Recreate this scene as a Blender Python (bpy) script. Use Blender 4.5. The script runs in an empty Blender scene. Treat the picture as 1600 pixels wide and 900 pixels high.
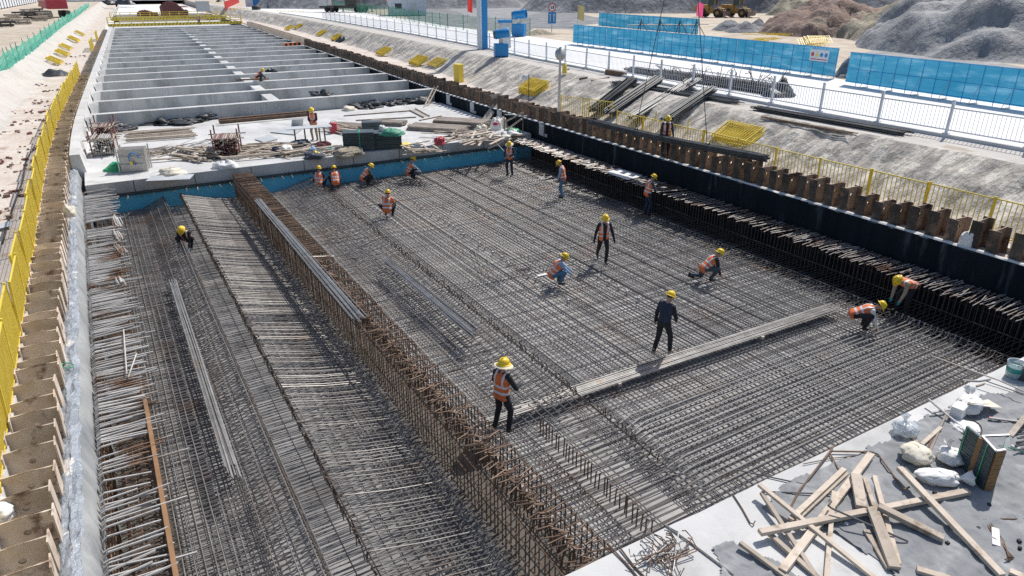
import bpy, math, random
from mathutils import Vector as V, Matrix, noise
R = math.radians
random.seed(7)
rnd, uni = random.random, random.uniform
S = bpy.context.scene
C = S.collection
# ---------------------------------------------------------------- camera, sky, sun, exposure
HEAD, PITCH, CAMH, FPX = R(30.3), R(23.7), 9.0, 1080.0
cd = bpy.data.cameras.new('camera'); cam = bpy.data.objects.new('camera', cd); C.objects.link(cam)
cd.sensor_width = 36.0; cd.lens = 36.0 * FPX / 1600; cd.clip_start = 0.1; cd.clip_end = 3000
cam.location = (0, 0, CAMH); cam.rotation_euler = (math.pi / 2 - PITCH, 0, -HEAD)
S.camera = cam
SUN_EL, SUN_AZ = R(51), R(68)            # azimuth clockwise from +Y
w = bpy.data.worlds.new('World'); S.world = w; w.use_nodes = True
nt = w.node_tree; nt.nodes.clear()
sky = nt.nodes.new('ShaderNodeTexSky'); sky.sky_type = 'NISHITA'; sky.sun_disc = False
sky.sun_elevation = SUN_EL; sky.sun_rotation = SUN_AZ; sky.dust_density = 1.5
bg = nt.nodes.new('ShaderNodeBackground'); bg.inputs[1].default_value = 0.12
wo = nt.nodes.new('ShaderNodeOutputWorld')
nt.links.new(sky.outputs[0], bg.inputs[0]); nt.links.new(bg.outputs[0], wo.inputs[0])
sd = bpy.data.lights.new('sun', 'SUN'); sd.energy = 4.6; sd.angle = R(0.53); sd.color = (1, .955, .89)
sun = bpy.data.objects.new('sun', sd); C.objects.link(sun)
sdir = V((math.sin(SUN_AZ) * math.cos(SUN_EL), math.cos(SUN_AZ) * math.cos(SUN_EL), math.sin(SUN_EL)))
sun.rotation_euler = sdir.to_track_quat('Z', 'Y').to_euler(); sun.location = sdir * 60
S.view_settings.view_transform = 'Standard'; S.view_settings.look = 'None'
S.view_settings.exposure = 0.0; S.view_settings.gamma = 1; S.view_settings.use_curve_mapping = False
S.cycles.max_bounces = 5; S.cycles.diffuse_bounces = 3; S.cycles.glossy_bounces = 2
S.cycles.transparent_max_bounces = 8; S.cycles.use_denoising = False

# ---------------------------------------------------------------- helpers
CP, SP, CA, SA = math.cos(PITCH), math.sin(PITCH), math.cos(HEAD), math.sin(HEAD)
def at(px, py, z=0.0):
    """a measured point of the site: where the sight line of a photo pixel meets height z"""
    X, Y = (px - 800) / FPX, -(py - 450) / FPX
    x, y, dz = X, CP + Y * SP, -SP + Y * CP
    t = (z - CAMH) / dz
    return V((t * (x * CA + y * SA), t * (-x * SA + y * CA), z))
def onland(px, py, dz=0.0):
    """where a sight line first meets the land (bank, bench or road)"""
    z = 6.0
    while z > 0:
        p = at(px, py, z)
        if z <= gz(p.x, p.y) + .01: break
        z -= .03
    return V((p.x, p.y, gz(p.x, p.y) + dz))
def lerp(a, b, t): return a + (b - a) * t
def interp(p, x):
    if x <= p[0][0]: return p[0][1]
    for (a, b), (c, d) in zip(p, p[1:]):
        if x <= c: return b + (d - b) * (x - a) / (c - a)
    return p[-1][1]
def nz(x, y, z=0.0): return noise.noise(V((x, y, z)))

class MB:
    def __init__(s): s.v = []; s.f = []; s.m = []; s.mi = 0
    def add(s, vs, fs):
        n = len(s.v); s.v.extend(tuple(p) for p in vs)
        for f in fs: s.f.append([i + n for i in f]); s.m.append(s.mi)
        return s
    def box(s, c, d, M=None, taper=1.0):
        c = V(c); x, y, z = d[0] / 2, d[1] / 2, d[2] / 2
        P = [V((sx * x * (taper if sz > 0 else 1), sy * y * (taper if sz > 0 else 1), sz * z)) for sz in (-1, 1) for sy in (-1, 1) for sx in (-1, 1)]
        if M: P = [M @ p for p in P]
        return s.add([p + c for p in P], [(0, 2, 3, 1), (4, 5, 7, 6), (0, 1, 5, 4), (2, 6, 7, 3), (0, 4, 6, 2), (1, 3, 7, 5)])
    def beam(s, a, b, wd, h, up=(0, 0, 1)):
        a, b = V(a), V(b); d = b - a; L = d.length
        y = d / L; u = V(up); x = y.cross(u)
        if x.length < 1e-4: x = y.cross(V((1, 0, 0)))
        x.normalize(); z = x.cross(y)
        return s.box((a + b) / 2, (wd, L, h), Matrix((x, y, z)).transposed())
    def tube(s, pts, r, n=5, cap=True):
        pts = [V(p) for p in pts]; k = len(pts)
        rs = r if isinstance(r, (list, tuple)) else [r] * k
        vs = []; fs = []; ref = None
        for i, p in enumerate(pts):
            t = (pts[min(i + 1, k - 1)] - pts[max(i - 1, 0)])
            if t.length < 1e-9: t = V((0, 0, 1))
            t.normalize()
            if ref is None: ref = V((0, 0, 1)) if abs(t.z) < .9 else V((1, 0, 0))
            x = ref - t * ref.dot(t)
            if x.length < 1e-4: x = t.orthogonal()
            x.normalize(); y = t.cross(x); ref = x
            for j in range(n):
                a = 2 * math.pi * j / n
                vs.append(p + (x * math.cos(a) + y * math.sin(a)) * rs[i])
        for i in range(k - 1):
            for j in range(n):
                j2 = (j + 1) % n
                fs.append((i * n + j, i * n + j2, (i + 1) * n + j2, (i + 1) * n + j))
        if cap: fs.append(tuple(range(n - 1, -1, -1))); fs.append(tuple((k - 1) * n + j for j in range(n)))
        return s.add(vs, fs)
    def capsule(s, a, b, ra, rb, n=12, h=3):
        a, b = V(a), V(b); d = b - a
        t = d.normalized() if d.length > 1e-6 else V((0, 0, 1))
        pts, rs = [], []
        for i in range(h + 1):
            q = math.pi / 2 * i / h; pts.append(a - t * ra * math.cos(q)); rs.append(max(.0015, ra * math.sin(q)))
        for i in range(h + 1):
            q = math.pi / 2 * (1 - i / h); pts.append(b + t * rb * math.cos(q)); rs.append(max(.0015, rb * math.sin(q)))
        return s.tube(pts, rs, n)
    def ell(s, c, r, M=None, n=14, k=9):
        c = V(c); vs = []; fs = []
        for i in range(k + 1):
            p = math.pi * i / k
            for j in range(n):
                a = 2 * math.pi * j / n
                q = V((r[0] * math.sin(p) * math.cos(a), r[1] * math.sin(p) * math.sin(a), r[2] * math.cos(p)))
                vs.append(c + (M @ q if M else q))
        for i in range(k):
            for j in range(n):
                j2 = (j + 1) % n; fs.append((i * n + j, (i + 1) * n + j, (i + 1) * n + j2, i * n + j2))
        return s.add(vs, fs)
    def lathe(s, c, prof, n=20, M=None, sx=1, sy=1):
        c = V(c); vs = []; fs = []
        for r, z in prof:
            for j in range(n):
                a = 2 * math.pi * j / n; q = V((r * sx * math.cos(a), r * sy * math.sin(a), z))
                vs.append(c + (M @ q if M else q))
        for i in range(len(prof) - 1):
            for j in range(n):
                j2 = (j + 1) % n; fs.append((i * n + j, i * n + j2, (i + 1) * n + j2, (i + 1) * n + j))
        return s.add(vs, fs)
    def prism(s, poly, z0, z1):
        n = len(poly)
        return s.add([(x, y, z0) for x, y in poly] + [(x, y, z1) for x, y in poly],
                     [tuple(range(n - 1, -1, -1)), tuple(range(n, 2 * n))] + [(i, (i + 1) % n, n + (i + 1) % n, n + i) for i in range(n)])
    def grid(s, P, flip=False):
        r, c = len(P), len(P[0]); fs = []
        for i in range(r - 1):
            for j in range(c - 1):
                f = (i * c + j, i * c + j + 1, (i + 1) * c + j + 1, (i + 1) * c + j)
                fs.append(f[::-1] if flip else f)
        return s.add([p for row in P for p in row], fs)
    def mesh(s, name, mats, off=None, smooth=False):
        me = bpy.data.meshes.new(name)
        vs = s.v if off is None else [(x - off[0], y - off[1], z - off[2]) for x, y, z in s.v]
        me.from_pydata(vs, [], s.f)
        for m in (mats if isinstance(mats, (list, tuple)) else [mats]): me.materials.append(m)
        if any(s.m): me.polygons.foreach_set('material_index', s.m)
        if smooth: me.polygons.foreach_set('use_smooth', [True] * len(s.f))
        me.update(); return me
    def build(s, name, mats, parent=None, local=False, smooth=False, bevel=0, **kw):
        """local: vertices already in the parent's space; otherwise they are site coordinates"""
        off = None
        if parent is not None and not local: off = parent.location
        elif parent is None and not local:
            xs = [p[0] for p in s.v]; ys = [p[1] for p in s.v]; zs = [p[2] for p in s.v]
            off = V(((min(xs) + max(xs)) / 2, (min(ys) + max(ys)) / 2, min(zs)))
        o = bpy.data.objects.new(name, s.mesh(name, mats, off, smooth)); C.objects.link(o)
        if parent is not None: o.parent = parent
        elif off is not None: o.location = off
        if bevel:
            b = o.modifiers.new('bevel', 'BEVEL'); b.width = bevel; b.segments = 2; b.limit_method = 'ANGLE'
        return tag(o, **kw)
def tag(o, label=None, cat=None, group=None, kind=None):
    if label: o['label'] = label
    if cat: o['category'] = cat
    if group: o['group'] = group
    if kind: o['kind'] = kind
    return o
def thing(name, label, cat, loc=(0, 0, 0), group=None, rz=0):
    o = bpy.data.objects.new(name, None); C.objects.link(o); o.empty_display_size = .2
    o.location = loc; o.rotation_euler = (0, 0, rz)
    return tag(o, label, cat, group)
def dup(o, M=None, parent=None, label=None, group=None):
    c = o.copy(); C.objects.link(c)
    if parent is not None: c.parent = parent
    if M is not None: c.matrix_world = M
    if label: c['label'] = label
    if group: c['group'] = group
    for ch in KIDS.get(o.name, [k for k in bpy.data.objects if k.parent == o]): dup(ch, None, c)
    return c
KIDS = {}
def proto(o):
    """remember a prototype's tree so that copies need no search"""
    ks = [k for k in bpy.data.objects if k.parent == o]; KIDS[o.name] = ks
    for k in ks: proto(k)
    return o
def place(x, y, z, rz=0, rx=0, ry=0, sc=None):
    m = Matrix.Translation((x, y, z)) @ Matrix.Rotation(rz, 4, 'Z') @ Matrix.Rotation(rx, 4, 'X') @ Matrix.Rotation(ry, 4, 'Y')
    return m @ Matrix.Diagonal((sc[0], sc[1], sc[2], 1)) if sc else m

# ---------------------------------------------------------------- materials
def M(name, c1, c2=None, scale=2.0, rough=.8, metal=0.0, bump=0.0, bscale=None, stretch=(1, 1, 1), lo=.35, hi=.65, c3=None, c3s=.5, c3lo=.55, c3hi=.7, det=6, rand=0.0, alpha=1.0, spec=None, transl=0.0):
    m = bpy.data.materials.new(name); m.use_nodes = True
    t = m.node_tree; N, L = t.nodes, t.links
    b = N['Principled BSDF']; b.inputs['Roughness'].default_value = rough; b.inputs['Metallic'].default_value = metal
    if spec is not None: b.inputs['Specular IOR Level'].default_value = spec
    if alpha < 1: b.inputs['Alpha'].default_value = alpha
    geo = N.new('ShaderNodeNewGeometry'); mp = N.new('ShaderNodeMapping'); mp.inputs['Scale'].default_value = stretch
    L.new(geo.outputs['Position'], mp.inputs[0])
    def nzn(sc, d=det):
        n = N.new('ShaderNodeTexNoise'); n.inputs['Scale'].default_value = sc; n.inputs['Detail'].default_value = d; n.inputs['Roughness'].default_value = .62
        L.new(mp.outputs[0], n.inputs['Vector']); return n
    def ramp(n, a, z):
        r = N.new('ShaderNodeMapRange'); r.inputs['From Min'].default_value = a; r.inputs['From Max'].default_value = z
        L.new(n.outputs['Fac'], r.inputs['Value']); return r
    def mix(f, a, bb):
        x = N.new('ShaderNodeMix'); x.data_type = 'RGBA'
        L.new(f, x.inputs[0])
        for sk, val in ((x.inputs[6], a), (x.inputs[7], bb)):
            if isinstance(val, tuple): sk.default_value = (*val, 1)
            else: L.new(val, sk)
        return x.outputs[2]
    col = None
    if c2: col = mix(ramp(nzn(scale), lo, hi).outputs[0], c1, c2)
    if c3: col = mix(ramp(nzn(c3s), c3lo, c3hi).outputs[0], col if col else c1, c3)
    if rand:
        oi = N.new('ShaderNodeObjectInfo'); hs = N.new('ShaderNodeHueSaturation')
        r = N.new('ShaderNodeMapRange'); r.inputs['To Min'].default_value = 1 - rand; r.inputs['To Max'].default_value = 1 + rand
        L.new(oi.outputs['Random'], r.inputs['Value']); L.new(r.outputs[0], hs.inputs['Value'])
        if col: L.new(col, hs.inputs['Color'])
        else: hs.inputs['Color'].default_value = (*c1, 1)
        col = hs.outputs[0]
    if col: L.new(col, b.inputs['Base Color'])
    else: b.inputs['Base Color'].default_value = (*c1, 1)
    if transl:
        tb = N.new('ShaderNodeBsdfTranslucent'); mx = N.new('ShaderNodeMixShader'); mx.inputs[0].default_value = transl
        if col: L.new(col, tb.inputs['Color'])
        else: tb.inputs['Color'].default_value = (*c1, 1)
        L.new(b.outputs[0], mx.inputs[1]); L.new(tb.outputs[0], mx.inputs[2]); L.new(mx.outputs[0], N['Material Output'].inputs['Surface'])
    if bump:
        bn = N.new('ShaderNodeBump'); bn.inputs['Strength'].default_value = 1.0; bn.inputs['Distance'].default_value = bump
        L.new(nzn(bscale or scale * 4, 5).outputs['Fac'], bn.inputs['Height']); L.new(bn.outputs[0], b.inputs['Normal'])
    return m
m_tan = M('sandy_soil', (.42, .35, .27), (.58, .51, .42), .35, .95, bump=.05, bscale=5, c3=(.30, .24, .18), c3s=.8, c3lo=.56, c3hi=.7)
m_bank = M('shotcrete_bank', (.40, .365, .32), (.68, .63, .555), 1.3, .95, bump=.22, bscale=2.4, stretch=(.5, 1.35, .5), lo=.42, hi=.58, c3=(.27, .255, .235), c3s=1.1, c3lo=.5, c3hi=.64)
m_lbank = M('pale_bank', (.46, .43, .395), (.56, .535, .50), .5, .95, bump=.10, bscale=2.5, c3=(.40, .34, .28), c3s=.5, c3lo=.56, c3hi=.68)
m_dirt = M('dusty_bench_soil', (.55, .47, .40), (.66, .60, .54), .8, .95, bump=.06, bscale=6, c3=(.36, .24, .19), c3s=.9, c3lo=.57, c3hi=.68)
m_road = M('white_concrete_road', (.70, .70, .69), (.78, .78, .77), .25, .85, bump=.006, bscale=8, c3=(.62, .60, .57), c3s=.12, c3lo=.5, c3hi=.7, stretch=(1, .4, 1))
m_slab = M('pale_concrete_slab', (.48, .48, .475), (.62, .62, .61), .5, .85, bump=.006, bscale=12, c3=(.37, .37, .36), c3s=.9, c3lo=.52, c3hi=.72)
m_conc = M('cast_concrete', (.47, .47, .455), (.58, .58, .565), .7, .85, bump=.006, bscale=14, c3=(.29, .30, .29), c3s=.6, c3lo=.5, c3hi=.68, stretch=(1, 1, .35))
m_blindr = M('pale_blinding_concrete', (.29, .285, .275), (.42, .41, .40), .9, .9, bump=.008, bscale=8, c3=(.26, .255, .25), c3s=.4, c3lo=.5, c3hi=.68)
m_cagefloor = M('dark_cage_floor', (.07, .06, .05), (.13, .115, .10), 2, .9)  # dark brown tone; carries the shade of the middle cage in its colour
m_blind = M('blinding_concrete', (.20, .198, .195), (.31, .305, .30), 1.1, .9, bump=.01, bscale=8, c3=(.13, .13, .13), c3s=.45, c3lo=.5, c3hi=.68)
m_blue = M('blue_foam_board', (.09, .44, .64), (.13, .52, .72), 1.4, .7, c3=(.18, .42, .54), c3s=3, c3lo=.6, c3hi=.75)
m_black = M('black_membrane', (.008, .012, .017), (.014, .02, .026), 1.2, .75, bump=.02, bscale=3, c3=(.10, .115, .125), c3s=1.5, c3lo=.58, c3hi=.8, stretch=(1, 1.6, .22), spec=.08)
m_ledge = M('dusty_ledge_bounce_soil', (.55, .55, .53), (.68, .68, .66), 2, .9)
m_foil = M('silver_plastic_sheet', (.24, .275, .32), (.36, .39, .43), 1.5, .42, metal=.15, bump=.09, bscale=5, c3=(.62, .61, .59), c3s=1.6, c3lo=.58, c3hi=.62)
m_rebar = M('grey_rebar', (.155, .142, .132), (.275, .262, .25), 1.6, .45, metal=.45, c3=(.23, .145, .095), c3s=.5, c3lo=.55, c3hi=.75)
m_rust = M('rusty_rebar', (.12, .075, .05), (.22, .14, .09), 2.5, .6, metal=.3, c3=(.10, .066, .05), c3s=3, c3lo=.5, c3hi=.65)
m_dusty = M('cement_dusted_rebar', (.40, .385, .37), (.56, .55, .53), 1.2, .75, metal=.05, c3=(.22, .13, .08), c3s=.8, c3lo=.54, c3hi=.64)
m_shbar = M('brown_black_rebar', (.05, .038, .03), (.10, .075, .06), 2.5, .6, metal=.3)  # rust darkened to put shade into the right cage; also used on hooks
m_tipbar = M('painted_sunlit_bars', (.34, .29, .26), (.60, .57, .54), 2.2, .5, metal=.35, c3=(.20, .11, .07), c3s=1.2, c3lo=.5, c3hi=.65)  # pale tone paints sunlight onto the right cage's top bars, with rust patches
m_newbar = M('new_rebar', (.26, .25, .24), (.38, .37, .355), 3, .4, metal=.6, c3=(.30, .23, .17), c3s=1.0, c3lo=.58, c3hi=.75)
m_darkbar = M('dark_grey_rebar', (.06, .064, .068), (.115, .12, .125), 3, .5, metal=.3)
m_pile = M('rusty_pile_steel', (.52, .41, .315), (.72, .62, .52), 2.0, .75, metal=.0, c3=(.20, .125, .085), c3s=2.6, c3lo=.56, c3hi=.68, rand=.22)
m_piler = M('rust_brown_pile_steel', (.22, .14, .095), (.40, .29, .21), 2.2, .7, metal=.15, c3=(.09, .06, .045), c3s=2.0, c3lo=.52, c3hi=.64, rand=.35)
m_tar = M('blackened_pile_steel', (.03, .028, .027), (.09, .07, .055), 2.6, .6, metal=.1, c3=(.24, .15, .10), c3s=1.6, c3lo=.55, c3hi=.68, rand=.3)
m_angle = M('orange_rust_angle', (.25, .135, .065), (.33, .19, .10), 3, .7, metal=.2)
m_yel = M('yellow_paint', (.76, .56, .06), (.84, .66, .10), 3, .5, c3=(.50, .36, .07), c3s=4, c3lo=.6, c3hi=.75)
m_yelp = M('pale_yellow_paint', (.74, .60, .22), (.80, .68, .32), 2, .55)
m_wht = M('white_paint', (.62, .66, .72), (.72, .75, .79), 2, .45)
m_bpan = M('blue_mesh_sheet', (.03, .225, .39), (.055, .285, .465), .8, .7, c3=(.20, .45, .62), c3s=1.1, c3lo=.50, c3hi=.72, stretch=(1, .35, 2.2), transl=.55)
m_bsteel = M('blue_paint', (.012, .23, .55), None, rough=.4)
m_dkst = M('dark_steel', (.05, .05, .05), (.10, .09, .08), 4, .5, metal=.5)
m_gal = M('galvanised_steel', (.46, .47, .48), (.58, .59, .60), 4, .45, metal=.6)
m_net = M('green_safety_net', (.10, .52, .38), (.16, .62, .47), 2, .7, alpha=.72, transl=.4)
m_gfence = M('green_fence_paint', (.05, .25, .16), None, rough=.6)
m_wood = M('weathered_timber', (.44, .365, .29), (.58, .50, .415), 1.5, .8, bump=.004, bscale=25, c3=(.30, .23, .165), c3s=4, c3lo=.54, c3hi=.68, rand=.25)
m_wood2 = M('old_grey_timber', (.36, .30, .24), (.47, .40, .33), 1.5, .85, c3=(.25, .2, .16), c3s=2.5, rand=.2)
m_ply = M('plywood_sheet', (.40, .42, .44), (.50, .52, .54), 1.2, .6)
m_pipe = M('scaffold_tube', (.33, .27, .22), (.46, .40, .34), 2, .55, metal=.35, rand=.15)
m_pipeg = M('galvanised_tube', (.44, .43, .42), (.56, .55, .54), 3, .45, metal=.5)
m_redend = M('red_oxide_steel', (.15, .06, .06), (.24, .11, .10), 5, .7)
m_tarp = M('black_tarpaulin', (.02, .022, .026), (.06, .065, .07), 2, .42, bump=.04, bscale=5)
m_geo = M('grey_geotextile', (.19, .20, .21), (.27, .28, .29), .9, .85, bump=.025, bscale=5, c3=(.38, .385, .39), c3s=1.3, c3lo=.56, c3hi=.72, stretch=(1, 1, 1))
m_netg = M('dark_dust_net', (.12, .127, .14), (.23, .238, .25), .3, .85, bump=.35, bscale=.8, c3=(.34, .34, .345), c3s=.5, c3lo=.54, c3hi=.68)
m_olive = M('olive_spoil', (.30, .26, .19), (.42, .37, .28), .5, .95, bump=.3, bscale=1.2, c3=(.16, .15, .12), c3s=.6, c3lo=.5, c3hi=.7)
m_brown = M('brown_spoil', (.19, .13, .105), (.32, .23, .19), .5, .95, bump=.35, bscale=1.3, c3=(.34, .28, .21), c3s=.25, c3lo=.55, c3hi=.7)
m_side = M('grey_sheet_side', (.30, .31, .31), (.40, .41, .41), 1.2, .55, c3=(.22, .235, .25), c3s=1.0, c3lo=.5, c3hi=.65, stretch=(1, 1, .4))
m_netl = M('pale_dust_net', (.19, .195, .205), (.34, .345, .35), .35, .8, bump=.3, bscale=.9, c3=(.20, .205, .215), c3s=.8, c3lo=.55, c3hi=.66, stretch=(1, 1.8, 1))
m_bag = M('white_woven_bag', (.72, .71, .68), (.80, .79, .77), 6, .6, bump=.015, bscale=9)
m_bagc = M('cream_cloth_bag', (.66, .60, .48), (.74, .69, .58), 5, .8, bump=.015, bscale=9)
m_clear = M('clear_plastic', (.66, .72, .75), None, rough=.2, alpha=.6)
m_teal = M('teal_paint', (.02, .22, .20), (.04, .32, .28), 5, .4)
m_red = M('red_cloth', (.62, .05, .05), (.74, .08, .07), 2, .7, transl=.5)
m_redp = M('red_paint', (.45, .04, .06), (.55, .06, .08), 3, .45)
m_pink = M('pink_cloth', (.82, .12, .30), None, rough=.7, transl=.5)
m_green = M('green_plastic', (.02, .33, .14), (.03, .42, .2), 4, .5)
m_glass = M('dark_window_glass', (.03, .05, .06), None, rough=.1)
m_tyre = M('black_rubber', (.02, .02, .02), (.05, .045, .04), 4, .8)
m_loader = M('ochre_machine_paint', (.42, .22, .05), (.52, .30, .09), 2, .6, c3=(.25, .17, .11), c3s=1.5)
m_bucket = M('worn_bucket_steel', (.22, .17, .14), (.34, .27, .22), 1.5, .6, metal=.3)
m_formst = M('dark_formwork_steel', (.05, .075, .085), (.085, .11, .12), 2, .5, metal=.3, c3=(.20, .12, .06), c3s=3, c3lo=.6, c3hi=.75)
m_ochre = M('rusted_edge', (.28, .155, .06), (.20, .11, .05), 6, .7)
m_skin = M('skin', (.45, .26, .18), None, rough=.55)
m_hair = M('black_hair', (.015, .013, .012), None, rough=.6)
m_blk = M('black_cloth', (.014, .014, .017), (.026, .026, .03), 8, .85)
m_navy = M('navy_cloth', (.022, .03, .055), (.03, .042, .075), 8, .85)
m_slate = M('slate_grey_cloth', (.05, .065, .085), (.075, .09, .11), 8, .85)
m_lblue = M('pale_blue_cloth', (.25, .36, .50), (.30, .42, .56), 8, .85)
m_jean = M('blue_denim', (.07, .15, .25), (.10, .20, .31), 8, .85)
m_khaki = M('khaki_cloth', (.34, .27, .20), (.40, .32, .24), 8, .85)
m_maroon = M('maroon_cloth', (.10, .025, .032), None, rough=.85)
m_orange = M('orange_vest_cloth', (.82, .17, .045), (.90, .23, .075), 6, .7, c3=(.60, .16, .07), c3s=5, c3lo=.55, c3hi=.7, rand=.18)
m_refl = M('reflective_tape', (.66, .68, .72), None, rough=.4)
m_hat = M('yellow_helmet', (.80, .52, .02), (.84, .58, .03), 3, .35, rand=.12)
m_straw = M('straw_brim', (.66, .58, .40), (.74, .66, .48), 10, .85)
m_boot = M('black_boot', (.02, .02, .02), (.05, .045, .04), 5, .7)
m_eye = M('dark_eye', (.02, .015, .01), None, rough=.2)
def frange(a, b, s):
    o = []; x = a
    while x <= b: o.append(x); x += s
    return o
# ---------------------------------------------------------------- the lie of the land
def drift(v): t = v - 42; return .028 * (t + math.sqrt(t * t + 60))
TOE = [(0, 22.2), (9, 22.3), (14, 22.8), (20, 23.0), (33, 23.1), (42, 23.9), (54, 25.4), (75, 27.3), (100, 29.2), (140, 31)]
TOP = [(0, 25.6), (11, 25.7), (21, 26.0), (31, 26.5), (39, 27.5), (48, 28.2), (62, 29.2), (81, 30.4), (141, 34)]
RF = [(0, 27.8), (12, 27.9), (20, 28.1), (30, 28.7), (40, 29.7), (50, 30.5), (62, 32.1), (80, 33.5), (125, 35.6), (200, 37)]
BF = [(-10, 37.2), (16.6, 37.9), (26.7, 38.5), (28.8, 39.6), (41, 41.1), (60, 42.2), (90, 44), (130, 49), (200, 55)]
ZR = 3.6
def sstep(a, b, x):
    t = min(1, max(0, (x - a) / (b - a))); return t * t * (3 - 2 * t)
def gz(u, v):
    d = drift(v); q = u - d
    if q < -2.5:
        h = lerp(3.2, 1.9, sstep(-7.3, -5.0, q)) + .05 * nz(u * .9, v * .9) * sstep(-2.5, -3.2, q)
        h += .10 * sstep(-7.6, -6.8, q) * sstep(-4.8, -5.6, q) * nz(u * .4, v * 1.7)
        return h
    if q < -1.72: return 1.22 + .12 * nz(u * 2, v * 2)
    if q < 20.94: return -.42 if v < 205 else 2.06
    if q < 21.72: return 1.9
    a, b = interp(TOE, v), interp(TOP, v)
    if u < b + .4:
        s = min(1, max(0, (u - a) / (b - a))); s = lerp(s, sstep(0, 1, s), .25)
        g = s * (1 - s) * 4
        return 2.06 + 1.54 * s + .04 * nz(u * 1.1, v * 1.1) * sstep(21.7, 22.4, q) * (1 - sstep(b - .2, b + .4, u)) + g * (.15 * nz(u * .3, v * 1.9, 3) + .16 * nz(u * .8, v * .8, 7) + .10 * nz(u * 1.6, v * 2.3, 9))
    return ZR
qs = [-400, -250, -160, -110, -80, -60, -45, -35, -26, -20, -16, -13, -11, -9.5] + [-8.5 + .25 * i for i in range(24)] + [-2.502, -2.498, -1.722, -1.718, 5, 12, 20.938, 20.942, 21.718, 21.722] + [22 + .22 * i for i in range(40)] + [31.5, 33, 35, 38, 42, 50, 60, 75, 95, 120, 150, 200, 280, 400, 600]
vs_ = [-40, -20, -10] + [-4 + .33 * i for i in range(150)] + [46 + .8 * i for i in range(60)] + [95 + 2.5 * i for i in range(43)] + [204.9, 205.1, 215, 235, 260, 300, 360, 450, 600, 900]
def ground_mat():
    m = bpy.data.materials.new('site_ground'); m.use_nodes = True
    return m
mb = MB(); rows = []
for v in vs_:
    rows.append([(q + drift(v), v, gz(q + drift(v) + (0.0003 if q > 0 else -.0003), v)) for q in qs])
mb.grid(rows)
# soil kinds by place: bench, bank, plateau
k = 0
for i in range(len(vs_) - 1):
    for j in range(len(qs) - 1):
        q = (qs[j] + qs[j + 1]) / 2; v = (vs_[i] + vs_[i + 1]) / 2; u = q + drift(v); wob = .5 * nz(u * .5, v * .5)
        if q < -7.3 + wob: mi = 0
        elif q < -5.1 + wob * .8: mi = 1
        elif -2.6 < q < -1.7: mi = 4  # soil between the left piles made pale to bounce light onto the webs
        elif q < 21.8: mi = 2
        elif u < interp(TOE, v) + .1 + wob * .6: mi = 2
        elif u < interp(TOP, v) + .1 + wob * .5: mi = 3
        else: mi = 1 if u < interp(RF, v) else 0
        mb.m[k] = mi; k += 1
mb.build('ground', [m_tan, m_lbank, m_dirt, m_bank, m_ledge], kind='structure', smooth=False)

def strip(name, ufun0, ufun1, z, vlist, mat, thick=None, **kw):
    b = MB(); b.grid([[(ufun0(v), v, z), (ufun1(v), v, z)] for v in vlist]); return b.build(name, mat, **kw)
vl = [-20 + 3 * i for i in range(75)]
strip('haul_road', lambda v: interp(RF, v) - .35, lambda v: interp(BF, v) + .9, ZR + .006, vl, m_road, kind='structure')
strip('dark_floor_strip', lambda v: 18.95, lambda v: 20.77, -.385, [6.0, 33.3], m_black, kind='structure')  # added black floor strip standing in for shade inside the right cage
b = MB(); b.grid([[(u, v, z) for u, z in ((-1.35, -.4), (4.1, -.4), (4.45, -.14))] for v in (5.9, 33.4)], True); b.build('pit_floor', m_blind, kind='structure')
strip('dark_floor_strip', lambda v: -1.36, lambda v: -.3, -.392, [5.9, 33.4], m_cagefloor, kind='structure')  # darker floor strip under the left cage
strip('dark_floor_strip', lambda v: 4.45, lambda v: 5.6, -.14, [5.9, 33.4], m_cagefloor, kind='structure')  # shade inside the middle cage put into the floor colour
strip('pit_floor', lambda v: 5.6, lambda v: 18.95, -.13, [5.9, 33.4], m_blindr, kind='structure')
# a low kerb under the road railing
kb = MB()
kl = [-6 + 1.5 * i for i in range(110)]
for a, b in zip(kl, kl[1:]):
    kb.beam((interp(RF, a), a, ZR + .06), (interp(RF, b), b, ZR + .06), .26, .14)
kb.build('road_kerb', m_slab, kind='structure')

# ---------------------------------------------------------------- walls of the pit
lw = thing('retaining_wall', 'left pit wall wrapped in crumpled silver plastic sheet', 'wall', (-1.5, 6, 0))
b = MB(); P = []
for i in range(480):
    v = -2 + .08 * i; row = []
    wr = lambda s: .05 * nz(s * .8, v * 1.1, 1) + .07 * abs(nz(s * .45, v * 2.2, 5)) + .035 * abs(nz(s * .7, v * 5.5, 3)) - .03
    for s, (u, z) in enumerate([(-1.86, 1.46), (-1.80, 1.50), (-1.74, 1.52), (-1.70, 1.53), (-1.66, 1.53), (-1.60, 1.52), (-1.56, 1.50), (-1.535, 1.46), (-1.49, 1.3), (-1.44, 1.1), (-1.38, .8), (-1.33, .3), (-1.30, -.4)]):
        row.append((u + drift(v) + wr(s), v, z + wr(s + 20) * (.6 if s < 7 else .1)))
    P.append(row)
b.grid([r[:8] for r in P]); b.build('plastic_sheet', m_foil, lw); b = MB(); b.grid([r[7:] for r in P]); b.build('side_sheet', m_side, lw, smooth=True)
b = MB(); b.box((-1.72, 17.2, .45), (.26, 38.4, 1.84)); b.build('wall_core', m_conc, lw)
lw2 = thing('retaining_wall', 'pale concrete wall edge beside the far left pile row', 'wall', (-1.3, 34.5, 1.3))
b = MB()
for i in range(60):
    v = 35.9 + 2 * i; d = drift(v) - .0; d2 = drift(v + 2)
    P = [[(u + dd, vv, z) for u, z in ((-1.72, 1.4), (-1.7, 2.12), (-1.3, 2.12), (-1.19, 1.3))] for vv, dd in ((v, d), (v + 2, d2))]
    b.grid(P)
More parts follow.
